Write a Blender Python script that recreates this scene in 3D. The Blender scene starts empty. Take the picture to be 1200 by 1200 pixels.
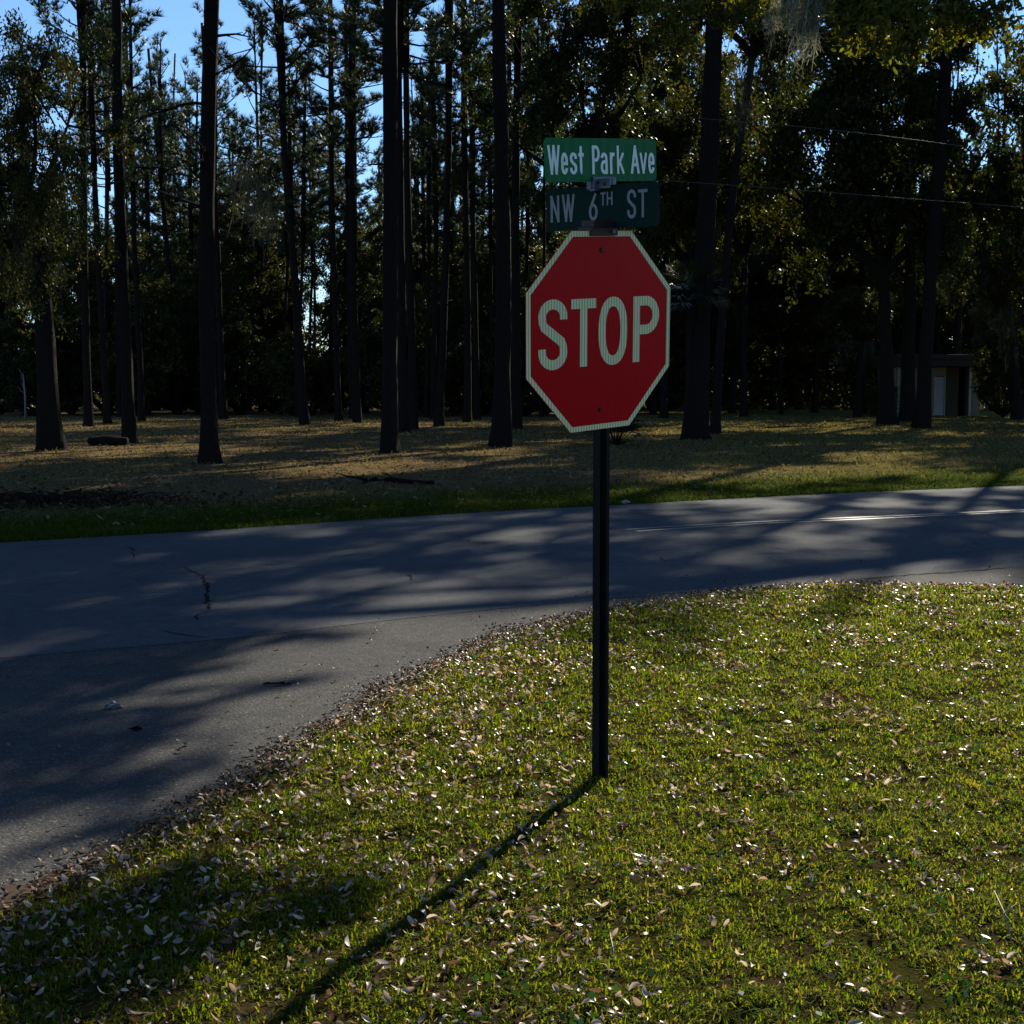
import bpy, bmesh, math, random
import numpy as np
from mathutils import Vector, Matrix

# ------------------------------------------------------------------ camera, sky, sun, exposure
scene = bpy.context.scene
col = scene.collection
F = 1600.0                       # focal length in photograph pixels (1200 px wide)
CAMH = 1.6
PITCH = math.atan(142.0 / F)
cam = bpy.data.cameras.new('camera')
cam.sensor_width = 36.0
cam.lens = 36.0 * F / 1200.0
cam.clip_start = 0.05
cam.clip_end = 3000.0
cam_ob = bpy.data.objects.new('camera', cam)
cam_ob.location = (0, 0, CAMH)
cam_ob.rotation_euler = (math.pi / 2 - PITCH, 0, 0)
col.objects.link(cam_ob)
scene.camera = cam_ob

SUN_EL, SUN_AZ = math.radians(27.0), math.radians(23.4)
world = bpy.data.worlds.new("World")
scene.world = world
world.use_nodes = True
wn = world.node_tree.nodes
sky = wn.new("ShaderNodeTexSky")
sky.sky_type = 'NISHITA'
sky.sun_disc = False
sky.sun_elevation = SUN_EL
sky.sun_rotation = SUN_AZ
sky.altitude = 0
sky.air_density = 1.0
sky.dust_density = 0.0
sky.ozone_density = 6.0
world.node_tree.links.new(sky.outputs[0], wn['Background'].inputs[0])
wn['Background'].inputs[1].default_value = 0.07

sun = bpy.data.lights.new('sun', 'SUN')
sun.energy = 5.0
sun.angle = math.radians(0.5)
sun.color = (1.0, 0.91, 0.74)
sun_ob = bpy.data.objects.new('sun', sun)
sd = Vector((math.sin(SUN_AZ) * math.cos(SUN_EL), math.cos(SUN_AZ) * math.cos(SUN_EL), math.sin(SUN_EL)))
sun_ob.rotation_euler = sd.to_track_quat('Z', 'Y').to_euler()
sun_ob.location = sd * 200
col.objects.link(sun_ob)

scene.view_settings.view_transform = 'Standard'
scene.view_settings.look = 'None'
scene.view_settings.exposure = 1.2
scene.view_settings.gamma = 1.0
scene.render.engine = 'CYCLES'
scene.cycles.max_bounces = 8
scene.cycles.transparent_max_bounces = 8
scene.cycles.use_denoising = True

# ------------------------------------------------------------------ helpers
rng = np.random.default_rng(7)
random.seed(7)


def ray(px, py):
    xc, yc = (px - 600) / F, (600 - py) / F
    c, s = math.cos(PITCH), math.sin(PITCH)
    return Vector((xc, c + yc * s, -s + yc * c))


def G(px, py, z=0.0):
    d = ray(px, py)
    t = (z - CAMH) / d.z
    return Vector((d.x * t, d.y * t, z))


def AT(px, py, Y):
    d = ray(px, py)
    t = Y / d.y
    return Vector((d.x * t, Y, CAMH + d.z * t))


def tag(o, label=None, cat=None, group=None, kind=None):
    if label: o['label'] = label
    if cat: o['category'] = cat
    if group: o['group'] = group
    if kind: o['kind'] = kind
    return o


def empty(name, loc=(0, 0, 0)):
    o = bpy.data.objects.new(name, None)
    o.location = loc
    o.empty_display_size = 0.2
    col.objects.link(o)
    return o


def link(name, me, parent=None, loc=None):
    o = bpy.data.objects.new(name, me)
    if loc is not None: o.location = loc
    col.objects.link(o)
    if parent is not None: o.parent = parent
    return o


def np_mesh(name, V, faces, mats, mat_idx=None, smooth=False):
    """V (n,3); faces: list of (m,k) int arrays."""
    me = bpy.data.meshes.new(name)
    V = np.asarray(V, dtype=np.float32)
    faces = [np.asarray(f, dtype=np.int32) for f in faces if len(f)]
    me.vertices.add(len(V))
    me.vertices.foreach_set('co', V.ravel())
    nl = sum(f.size for f in faces)
    npoly = sum(len(f) for f in faces)
    me.loops.add(nl)
    me.loops.foreach_set('vertex_index', np.concatenate([f.ravel() for f in faces]))
    me.polygons.add(npoly)
    starts, tot = [], 0
    for f in faces:
        starts.append(tot + np.arange(len(f), dtype=np.int32) * f.shape[1])
        tot += f.size
    me.polygons.foreach_set('loop_start', np.concatenate(starts).astype(np.int32))
    for m in mats: me.materials.append(m)
    if mat_idx is not None:
        me.polygons.foreach_set('material_index', np.concatenate([np.asarray(m, dtype=np.int32) for m in mat_idx]))
    if smooth:
        me.polygons.foreach_set('use_smooth', np.ones(npoly, dtype=bool))
    me.update(calc_edges=True)
    return me


class MB:
    """collects polygons for one mesh object"""

    def __init__(self):
        self.v, self.f = [], []

    def poly(self, pts):
        n = len(self.v)
        self.v += [tuple(p) for p in pts]
        self.f.append(tuple(range(n, n + len(pts))))

    def box(self, x0, x1, y0, y1, z0, z1, M=None):
        n = len(self.v)
        P = [Vector((x, y, z)) for z in (z0, z1) for y in (y0, y1) for x in (x0, x1)]
        if M is not None: P = [M @ p for p in P]
        self.v += [tuple(p) for p in P]
        for f in ((0, 2, 3, 1), (4, 5, 7, 6), (0, 1, 5, 4), (2, 6, 7, 3), (0, 4, 6, 2), (1, 3, 7, 5)):
            self.f.append(tuple(n + i for i in f))

    def tube(self, pts, rad, sides=8, cap=True):
        n = len(self.v)
        pts = [Vector(p) for p in pts]
        for i, p in enumerate(pts):
            t = (pts[min(i + 1, len(pts) - 1)] - pts[max(i - 1, 0)]).normalized()
            a = t.orthogonal().normalized() if abs(t.z) < 0.9 else Vector((1, 0, 0))
            a = (a - t * a.dot(t)).normalized()
            b = t.cross(a)
            r = rad[i] if hasattr(rad, '__len__') else rad
            for k in range(sides):
                an = 2 * math.pi * k / sides
                self.v.append(tuple(p + (a * math.cos(an) + b * math.sin(an)) * r))
        for i in range(len(pts) - 1):
            for k in range(sides):
                k2 = (k + 1) % sides
                self.f.append((n + i * sides + k, n + i * sides + k2, n + (i + 1) * sides + k2, n + (i + 1) * sides + k))
        if cap:
            self.f.append(tuple(n + k for k in range(sides))[::-1])
            self.f.append(tuple(n + (len(pts) - 1) * sides + k for k in range(sides)))

    def mesh(self, name, mat, smooth=False):
        me = bpy.data.meshes.new(name)
        me.from_pydata(self.v, [], self.f)
        me.materials.append(mat)
        if smooth:
            for p in me.polygons: p.use_smooth = True
        me.update()
        return me

    def build(self, name, mat, parent=None, smooth=False, bevel=0.0):
        o = link(name, self.mesh(name, mat, smooth), parent)
        if bevel:
            b = o.modifiers.new('bevel', 'BEVEL')
            b.width = bevel; b.segments = 2; b.limit_method = 'ANGLE'
        return o


def inside(px, py, poly):
    """vectorised point in polygon"""
    r = np.zeros(len(px), bool)
    n = len(poly)
    for i in range(n):
        x0, y0 = poly[i]; x1, y1 = poly[(i + 1) % n]
        if y0 == y1: continue
        c = ((y0 > py) != (y1 > py)) & (px < (x1 - x0) * (py - y0) / (y1 - y0) + x0)
        r ^= c
    return r


def dist_line(px, py, line):
    d = np.full(len(px), 1e9)
    for (x0, y0), (x1, y1) in zip(line[:-1], line[1:]):
        L2 = (x1 - x0) ** 2 + (y1 - y0) ** 2
        t = np.clip(((px - x0) * (x1 - x0) + (py - y0) * (y1 - y0)) / L2, 0, 1)
        d = np.minimum(d, np.hypot(px - x0 - t * (x1 - x0), py - y0 - t * (y1 - y0)))
    return d


_ph = np.random.default_rng(3)
_wv = [(_ph.uniform(-1, 1), _ph.uniform(-1, 1), _ph.uniform(0, 6.28)) for _ in range(24)]


def fnoise(x, y, scale, seed=0):
    """cheap smooth noise about 0, range roughly -1..1"""
    r = 0
    for i in range(8):
        a, b, p = _wv[(i + seed * 5) % 24]
        k = (1 + 0.45 * i) / scale * 3.0
        r = r + np.sin((a * x + b * y) * k + p + seed * 1.7 + i) * np.cos((b * x - a * y) * k * 0.8 + p * 2 + i)
    return r / 3.2


def spline(pts, n=8):
    """Catmull-Rom through 2D/3D points"""
    P = [np.array(p, float) for p in pts]
    P = [2 * P[0] - P[1]] + P + [2 * P[-1] - P[-2]]
    out = []
    for i in range(1, len(P) - 2):
        for k in range(n):
            t = k / n
            p0, p1, p2, p3 = P[i - 1:i + 3]
            out.append(0.5 * (2 * p1 + (p2 - p0) * t + (2 * p0 - 5 * p1 + 4 * p2 - p3) * t * t + (3 * p1 - p0 - 3 * p2 + p3) * t ** 3))
    out.append(P[-2])
    return out


# ------------------------------------------------------------------ materials
def newmat(name):
    m = bpy.data.materials.new(name)
    m.use_nodes = True
    nt = m.node_tree
    return m, nt, nt.nodes, nt.links, nt.nodes['Principled BSDF']


def nd(nt, typ, **kw):
    n = nt.nodes.new(typ)
    for k, v in kw.items(): setattr(n, k, v)
    return n


def noise(nt, vec, scale, detail=4, rough=0.6):
    n = nd(nt, 'ShaderNodeTexNoise')
    n.inputs['Scale'].default_value = scale
    n.inputs['Detail'].default_value = detail
    n.inputs['Roughness'].default_value = rough
    if vec is not None: nt.links.new(vec, n.inputs['Vector'])
    return n.outputs['Fac']


def ramp(nt, fac, stops):
    r = nd(nt, 'ShaderNodeValToRGB')
    e = r.color_ramp.elements
    while len(e) < len(stops): e.new(0.5)
    for el, (p, c) in zip(e, stops):
        el.position = p
        el.color = (c[0], c[1], c[2], 1) if hasattr(c, '__len__') else (c, c, c, 1)
    nt.links.new(fac, r.inputs[0])
    return r.outputs[0]


def mixc(nt, fac, a, b, mode='MIX'):
    n = nd(nt, 'ShaderNodeMix', data_type='RGBA', blend_type=mode)
    for s, v in ((0, fac), (6, a), (7, b)):
        if hasattr(v, 'is_linked'): nt.links.new(v, n.inputs[s])
        elif s == 0: n.inputs[0].default_value = v
        else: n.inputs[s].default_value = (v[0], v[1], v[2], 1)
    return n.outputs[2]


def math_(nt, op, a, b=None):
    n = nd(nt, 'ShaderNodeMath', operation=op)
    for i, v in enumerate((a, b)):
        if v is None: continue
        if hasattr(v, 'is_linked'): nt.links.new(v, n.inputs[i])
        else: n.inputs[i].default_value = v
    return n.outputs[0]


def bump(nt, h, bsdf, strength=0.5, dist=0.01):
    b = nd(nt, 'ShaderNodeBump')
    b.inputs['Strength'].default_value = strength
    b.inputs['Distance'].default_value = dist
    nt.links.new(h, b.inputs['Height'])
    nt.links.new(b.outputs[0], bsdf.inputs['Normal'])


def leafmat(name, stops, rough=0.4, trans=0.4, tcol=(1.0, 1.0, 0.5), spec=0.5, objvar=0.0):
    m, nt, N, L, B = newmat(name)
    geo = nd(nt, 'ShaderNodeNewGeometry')
    c = ramp(nt, geo.outputs['Random Per Island'], [(p, [v * 0.66 for v in k]) for p, k in stops])
    if objvar:
        oi = nd(nt, 'ShaderNodeObjectInfo')
        hs = nd(nt, 'ShaderNodeHueSaturation')
        hs.inputs['Saturation'].default_value = 1.0
        v = math_(nt, 'MULTIPLY_ADD', oi.outputs['Random'], objvar)
        v.node.inputs[2].default_value = 1 - objvar / 2
        L.new(v, hs.inputs['Value'])
        h = math_(nt, 'MULTIPLY_ADD', oi.outputs['Random'], -0.05)
        h.node.inputs[2].default_value = 0.525
        L.new(h, hs.inputs['Hue'])
        L.new(c, hs.inputs['Color'])
        c = hs.outputs[0]
    L.new(c, B.inputs['Base Color'])
    B.inputs['Roughness'].default_value = rough
    B.inputs['Specular IOR Level'].default_value = spec
    if trans:
        T = nd(nt, 'ShaderNodeBsdfTranslucent')
        L.new(mixc(nt, 1.0, c, tcol, 'MULTIPLY'), T.inputs['Color'])
        mx = nd(nt, 'ShaderNodeMixShader')
        mx.inputs[0].default_value = trans
        L.new(B.outputs[0], mx.inputs[1])
        L.new(T.outputs[0], mx.inputs[2])
        L.new(mx.outputs[0], N['Material Output'].inputs['Surface'])
    return m


def texco(nt, which='Object'):
    return nd(nt, 'ShaderNodeTexCoord').outputs[which]


def mat_bark(name, c0, c1, vscale=(14, 14, 3)):
    m, nt, N, L, B = newmat(name)
    mp = nd(nt, 'ShaderNodeMapping')
    mp.inputs['Scale'].default_value = vscale
    L.new(texco(nt), mp.inputs[0])
    vo = nd(nt, 'ShaderNodeTexVoronoi', feature='DISTANCE_TO_EDGE')
    L.new(mp.outputs[0], vo.inputs['Vector'])
    n1 = noise(nt, mp.outputs[0], 1.6, 5, 0.7)
    L.new(mixc(nt, n1, c0, c1), B.inputs['Base Color'])
    h = math_(nt, 'ADD', ramp(nt, vo.outputs['Distance'], [(0, 0), (0.25, 1)]), n1)
    bump(nt, h, B, 0.9, 0.03)
    B.inputs['Roughness'].default_value = 0.95
    B.inputs['Specular IOR Level'].default_value = 0.03
    return m


M = {}
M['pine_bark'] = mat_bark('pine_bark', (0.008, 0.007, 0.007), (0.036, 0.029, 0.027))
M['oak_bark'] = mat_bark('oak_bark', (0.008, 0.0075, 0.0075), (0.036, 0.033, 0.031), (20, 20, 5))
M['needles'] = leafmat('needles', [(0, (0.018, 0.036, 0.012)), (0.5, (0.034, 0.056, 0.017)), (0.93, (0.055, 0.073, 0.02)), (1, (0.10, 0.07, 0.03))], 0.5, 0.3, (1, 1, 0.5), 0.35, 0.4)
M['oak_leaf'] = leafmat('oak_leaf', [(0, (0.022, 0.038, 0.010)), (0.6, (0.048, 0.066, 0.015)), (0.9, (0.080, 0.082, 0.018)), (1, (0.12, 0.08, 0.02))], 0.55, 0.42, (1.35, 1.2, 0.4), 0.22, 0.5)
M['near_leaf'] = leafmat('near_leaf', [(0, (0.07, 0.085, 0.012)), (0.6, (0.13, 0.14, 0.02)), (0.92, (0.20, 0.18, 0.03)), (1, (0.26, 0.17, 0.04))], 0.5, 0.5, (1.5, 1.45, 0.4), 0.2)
M['palm_leaf'] = leafmat('palm_leaf', [(0, (0.02, 0.035, 0.012)), (1, (0.05, 0.065, 0.02))], 0.35, 0.2, (1, 1, 0.5), 0.6)
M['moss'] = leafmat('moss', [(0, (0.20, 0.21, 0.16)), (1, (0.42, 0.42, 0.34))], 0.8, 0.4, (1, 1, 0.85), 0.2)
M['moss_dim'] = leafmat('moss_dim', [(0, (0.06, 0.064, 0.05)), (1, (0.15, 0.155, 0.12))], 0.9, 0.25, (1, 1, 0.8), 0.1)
M['grass'] = leafmat('grass_blades', [(0, (0.065, 0.125, 0.012)), (0.3, (0.14, 0.195, 0.016)), (0.65, (0.19, 0.225, 0.024)), (0.86, (0.25, 0.21, 0.05)), (1, (0.30, 0.21, 0.11))], 0.75, 0.6, (1.6, 1.6, 0.36), 0.02)
M['verge'] = leafmat('verge_blades', [(0, (0.03, 0.062, 0.008)), (0.5, (0.065, 0.10, 0.012)), (1, (0.13, 0.135, 0.022))], 0.8, 0.4, (1.2, 1.25, 0.3), 0.02)
M['weed'] = leafmat('weed_leaf', [(0, (0.025, 0.07, 0.012)), (1, (0.06, 0.13, 0.02))], 0.35, 0.4, (1.1, 1.2, 0.4), 0.5)
M['dead_leaf'] = leafmat('dead_leaf', [(0, (0.07, 0.038, 0.018)), (0.3, (0.18, 0.10, 0.055)), (0.55, (0.44, 0.31, 0.21)), (1, (0.80, 0.69, 0.58))], 0.42, 0.42, (1.1, 0.98, 0.85), 0.5)
M['litter'] = leafmat('forest_litter', [(0, (0.07, 0.046, 0.026)), (0.5, (0.20, 0.145, 0.082)), (1, (0.42, 0.32, 0.20))], 0.95, 0.3, (1.1, 0.85, 0.4), 0.0)
M['brush_leaf'] = leafmat('brush_leaf', [(0, (0.02, 0.013, 0.008)), (0.8, (0.06, 0.038, 0.022)), (1, (0.12, 0.08, 0.05))], 0.8, 0.1, (1, 0.8, 0.5), 0.1)
M['straw'] = leafmat('straw_tufts', [(0, (0.07, 0.085, 0.020)), (0.5, (0.18, 0.155, 0.06)), (1, (0.34, 0.27, 0.13))], 0.95, 0.4, (1.1, 1.05, 0.5), 0.0)


def simple(name, c, rough=0.6, metal=0.0, spec=0.5, var=0.15, scale=20):
    m, nt, N, L, B = newmat(name)
    n1 = noise(nt, texco(nt), scale, 5, 0.65)
    L.new(mixc(nt, n1, [x * (1 - var) for x in c], [min(1, x * (1 + var)) for x in c]), B.inputs['Base Color'])
    B.inputs['Roughness'].default_value = rough
    B.inputs['Metallic'].default_value = metal
    B.inputs['Specular IOR Level'].default_value = spec
    return m


def mat_sheeting(name, c0, c1, pitch, rough=0.35):
    m, nt, N, L, B = newmat(name)
    sx = nd(nt, 'ShaderNodeSeparateXYZ')
    co = texco(nt)
    L.new(co, sx.inputs[0])
    s = math_(nt, 'SINE', math_(nt, 'MULTIPLY', sx.outputs[0], 2 * math.pi / pitch))
    f = ramp(nt, math_(nt, 'MULTIPLY_ADD', s, 0.5), [(0.1, 0), (0.55, 1)])
    f.node.inputs[0].links[0].from_node.inputs[2].default_value = 0.5
    n1 = noise(nt, co, 9, 4, 0.7)
    c = mixc(nt, f, c0, c1)
    L.new(mixc(nt, math_(nt, 'MULTIPLY', n1, 0.3), c, [x * 0.6 for x in c0]), B.inputs['Base Color'])
    B.inputs['Roughness'].default_value = rough
    B.inputs['Specular IOR Level'].default_value = 0.12
    return m


M['sign_white'] = mat_sheeting('sign_white', (0.44, 0.52, 0.24), (0.97, 0.84, 0.50), 0.0142)
M['sign_red'] = mat_sheeting('sign_red', (0.42, 0.001, 0.005), (0.56, 0.002, 0.007), 0.0142)
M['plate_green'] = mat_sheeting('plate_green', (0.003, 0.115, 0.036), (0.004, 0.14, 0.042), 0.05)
M['plate_old_shaded'] = mat_sheeting('plate_green_shaded', (0.002, 0.022, 0.02), (0.003, 0.026, 0.022), 0.07, 0.75)  # older sheeting, coloured darker still for the weak light it gets
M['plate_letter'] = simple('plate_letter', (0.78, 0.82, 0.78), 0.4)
M['plate_letter_shaded'] = simple('plate_letter_shaded', (0.19, 0.22, 0.23), 0.5)  # letters greyed in colour to stand in for shade on the lower plate
M['alu'] = simple('dull_aluminium', (0.14, 0.15, 0.20), 0.5, 0.6, 0.5, 0.25, 40)
M['alu_back'] = simple('plain_aluminium', (0.4, 0.4, 0.4), 0.5, 0.7)
M['post'] = simple('dark_post_steel', (0.011, 0.009, 0.009), 0.75, 0.0, 0.12, 0.5, 30)
M['bolt'] = simple('bolt_steel', (0.05, 0.03, 0.03), 0.5, 0.6)


def mat_asphalt(name, c0, c1, rough, scale=1.0):
    m, nt, N, L, B = newmat(name)
    co = texco(nt)
    big = noise(nt, co, 0.55, 4, 0.6)
    mid = noise(nt, co, 7, 5, 0.7)
    fine = noise(nt, co, 130 * scale, 3, 0.7)
    vo = nd(nt, 'ShaderNodeTexVoronoi', feature='F1')
    vo.inputs['Scale'].default_value = 95 * scale
    L.new(co, vo.inputs['Vector'])
    f = math_(nt, 'ADD', math_(nt, 'MULTIPLY', big, 0.45), math_(nt, 'MULTIPLY', mid, 0.55))
    c = mixc(nt, ramp(nt, f, [(0.3, 0), (0.7, 1)]), c0, c1)
    c = mixc(nt, 0.75, c, ramp(nt, fine, [(0.3, 0.2), (0.55, 1.0), (0.75, 2.0)]), 'MULTIPLY')
    stain = noise(nt, co, 1.1, 6, 0.75)
    c = mixc(nt, math_(nt, 'MULTIPLY', ramp(nt, stain, [(0.52, 0), (0.66, 1)]), 0.55), c, [v * 0.55 for v in c0])
    # pale stones showing at the worn surface
    st = ramp(nt, vo.outputs['Color'], [(0.74, 0), (0.88, 0.32)])
    c = mixc(nt, math_(nt, 'MULTIPLY', st, ramp(nt, vo.outputs['Distance'], [(0.25, 1), (0.5, 0)])), c, (0.36, 0.34, 0.31))
    L.new(c, B.inputs['Base Color'])
    B.inputs['Roughness'].default_value = rough
    B.inputs['Specular IOR Level'].default_value = 0.03
    h = math_(nt, 'ADD', math_(nt, 'MULTIPLY', fine, 0.7), math_(nt, 'MULTIPLY', vo.outputs['Distance'], -0.8))
    bump(nt, h, B, 0.6, 0.006)
    return m


M['road'] = mat_asphalt('road_asphalt', (0.058, 0.063, 0.071), (0.098, 0.103, 0.112), 0.9)
M['street'] = mat_asphalt('street_asphalt', (0.046, 0.046, 0.047), (0.084, 0.083, 0.081), 0.9, 0.7)
M['crack'] = simple('crack_dark', (0.006, 0.006, 0.006), 0.95, 0, 0.05)
M['paint'] = None

# ------------------------------------------------------------------ plan of the ground
FAR_PX = [(0, 636.5), (180, 626), (300, 618.5), (420, 610), (540, 602), (660, 595.5), (800, 588), (950, 580), (1080, 574.5), (1200, 569)]
far = [np.array(G(x, y).xy) for x, y in FAR_PX]
u0 = (far[1] - far[0]); u0 /= np.linalg.norm(u0)
u1 = (far[-1] - far[-4]); u1 /= np.linalg.norm(u1)
FAR = [far[0] - u0 * d for d in (120, 40, 12, 4)] + spline(far, 5) + [far[-1] + u1 * d for d in (5, 15, 50, 160)]
SEAM_PX = [(0, 772), (180, 757), (300, 746), (410, 733), (560, 716.5), (720, 702), (860, 690), (970, 682), (1090, 672.5), (1200, 664.5)]
seam = [np.array(G(x, y).xy) for x, y in SEAM_PX]
s0 = seam[1] - seam[0]; s0 /= np.linalg.norm(s0)
s1 = seam[-1] - seam[-4]; s1 /= np.linalg.norm(s1)
SEAM = [seam[0] - s0 * d for d in (120, 40, 12, 4)] + spline(seam, 5) + [seam[-1] + s1 * d for d in (5, 15, 50, 160)]
EDGE_PX = [(0, 1072), (60, 1040), (130, 1003), (200, 965), (265, 928), (330, 888), (420, 836), (470, 806), (520, 779), (600, 746), (660, 728), (720, 714), (780, 706), (830, 699), (890, 692), (960, 687), (1080, 688), (1200, 692)]
edge = [np.array(G(x, y).xy) for x, y in EDGE_PX]
e0 = edge[0] - edge[2]; e0 /= np.linalg.norm(e0)
EDGE = [edge[0] + e0 * d for d in (60, 10, 2)] + spline(edge, 5) + [edge[-1] + np.array((x, y)) for x, y in ((1.5, 0.35), (4, 1.5), (12, 5.8), (60, 32), (160, 92))]
LAWN = [tuple(p) for p in EDGE] + [(190, 40), (60, -60), (-60, -60)]


def strip_mesh(name, A, B, z, mat, kind_name):
    n = len(A)
    V = [(p[0], p[1], z) for p in A] + [(p[0], p[1], z) for p in B]
    me = bpy.data.meshes.new(name)
    me.from_pydata(V, [], [(i, i + 1, n + i + 1, n + i) for i in range(n - 1)])
    me.materials.append(mat)
    o = link(name, me)
    tag(o, kind='structure')
    return o


# ground sheet -------------------------------------------------------
def mat_ground():
    m, nt, N, L, B = newmat('ground_floor')
    co = texco(nt)
    sp = nd(nt, 'ShaderNodeSeparateXYZ')
    L.new(co, sp.inputs[0])
    # distance beyond the road's far edge, measured across the road
    p0 = far[3]; un = np.array((-0.5, 0.866)); uu = far[6] - far[2]; uu /= np.linalg.norm(uu); un = np.array((-uu[1], uu[0]))
    d = math_(nt, 'ADD', math_(nt, 'MULTIPLY', sp.outputs[0], float(un[0])), math_(nt, 'MULTIPLY', sp.outputs[1], float(un[1])))
    d = math_(nt, 'SUBTRACT', d, float(p0 @ un))
    wob = noise(nt, co, 0.5, 5, 0.65)
    dd = math_(nt, 'ADD', d, math_(nt, 'MULTIPLY', math_(nt, 'SUBTRACT', wob, 0.5), 7.0))
    green_near = ramp(nt, math_(nt, 'MULTIPLY', dd, 0.1), [(0.18, 1), (0.42, 0)])
    fine = noise(nt, co, 16, 6, 0.75)
    mid = noise(nt, co, 1.3, 5, 0.65)
    bigp = noise(nt, co, 0.09, 4, 0.6)
    litter = ramp(nt, fine, [(0.25, (0.030, 0.019, 0.010)), (0.5, (0.125, 0.086, 0.046)), (0.75, (0.27, 0.20, 0.115))])
    green = ramp(nt, fine, [(0.25, (0.018, 0.034, 0.007)), (0.55, (0.06, 0.085, 0.016)), (0.8, (0.12, 0.13, 0.03))])
    olive = ramp(nt, fine, [(0.25, (0.042, 0.040, 0.008)), (0.55, (0.14, 0.125, 0.038)), (0.8, (0.25, 0.215, 0.08))])
    # grass clearing deeper on the right, straw floor on the left
    right = ramp(nt, math_(nt, 'MULTIPLY_ADD', sp.outputs[0], 0.04), [(0.5, 0), (0.72, 1)])
    right.node.inputs[0].links[0].from_node.inputs[2].default_value = 0.42
    patch = ramp(nt, math_(nt, 'ADD', math_(nt, 'MULTIPLY', mid, 0.5), math_(nt, 'MULTIPLY', bigp, 0.5)), [(0.44, 0), (0.56, 1)])
    c = mixc(nt, math_(nt, 'MULTIPLY', patch, 0.55), litter, olive)
    c = mixc(nt, math_(nt, 'MULTIPLY', right, 0.8), c, olive)
    c = mixc(nt, green_near, c, green)
    L.new(mixc(nt, 1.0, c, (1.0, 0.98, 1.05), 'MULTIPLY'), B.inputs['Base Color'])
    B.inputs['Roughness'].default_value = 1.0
    B.inputs['Specular IOR Level'].default_value = 0.0
    bump(nt, fine, B, 1.0, 0.06)
    return m


g = MB()
xs = [-900, -200, -60, -20, 0, 20, 60, 200, 900]
ys = [-900, -100, -20, 0, 20, 40, 80, 160, 400, 1500]
for i in range(len(xs) - 1):
    for j in range(len(ys) - 1):
        g.poly([(xs[i], ys[j], 0), (xs[i + 1], ys[j], 0), (xs[i + 1], ys[j + 1], 0), (xs[i], ys[j + 1], 0)])
tag(g.build('ground', mat_ground()), kind='structure')

# asphalt: the through road and the side street ---------------------------------
strip_mesh('road', FAR, SEAM, 0.0065, M['road'], 'road')
# side street: between the seam and the lawn edge (left), as a fan of quads
ed = [np.array(p) for p in EDGE]
# shift lawn edge a little under the lawn
nrm = []
for i in range(len(ed)):
    t = ed[min(i + 1, len(ed) - 1)] - ed[max(i - 1, 0)]
    t /= np.linalg.norm(t)
    nrm.append(np.array((t[1], -t[0])))
edin = [p + n * 0.12 for p, n in zip(ed, nrm)]
V, Fc = [], []
far_left = np.array((-120.0, -60.0))
iL = [i for i in range(len(SEAM))]
# pair each lawn-edge point with a seam point by arc share
sm = np.array(SEAM)
m_e = len(edin)
anchor = []
for i, p in enumerate(edin):
    s = i / (m_e - 1)
    anchor.append(None)
me = bpy.data.meshes.new('side_street')
bm = bmesh.new()
ring = [Vector((p[0], p[1], 0.004)) for p in edin] + [Vector((p[0], p[1] , 0.004)) for p in (sm + np.array((-0.05, 0.09)))[::-1]] + [Vector((-130, -80, 0.004))]
vs = [bm.verts.new(p) for p in ring]
fce = bm.faces.new(vs)
bmesh.ops.triangulate(bm, faces=[fce])
bm.normal_update()
for f in bm.faces:
    if f.normal.z < 0: f.normal_flip()
bm.to_mesh(me); bm.free()
me.materials.append(M['street'])
tag(link('side_street', me), kind='structure')


# lawn in the near corner (a slightly raised, uneven sheet) -----------------------
def lawn_z(x, y):
    d = dist_line(x, y, EDGE)
    s = np.clip(d / 0.35, 0, 1)
    s = s * s * (3 - 2 * s)
    return 0.008 + s * (0.03 + 0.014 * fnoise(x, y, 1.2, 1) + 0.007 * fnoise(x, y, 0.25, 2))


def mat_lawn():
    m, nt, N, L, B = newmat('lawn_soil')
    co = texco(nt)
    fine = noise(nt, co, 45, 6, 0.75)
    mid = noise(nt, co, 2.2, 5, 0.65)
    a = ramp(nt, fine, [(0.25, (0.02, 0.013, 0.007)), (0.55, (0.085, 0.056, 0.03)), (0.8, (0.20, 0.145, 0.085))])
    b = ramp(nt, fine, [(0.25, (0.02, 0.026, 0.005)), (0.6, (0.07, 0.075, 0.014)), (0.8, (0.16, 0.14, 0.04))])
    L.new(mixc(nt, 1.0, mixc(nt, ramp(nt, mid, [(0.4, 0), (0.6, 1)]), a, b), (0.62, 0.62, 0.62), 'MULTIPLY'), B.inputs['Base Color'])
    B.inputs['Roughness'].default_value = 1.0
    B.inputs['Specular IOR Level'].default_value = 0.0
    bump(nt, fine, B, 1.0, 0.02)
    return m


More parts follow.
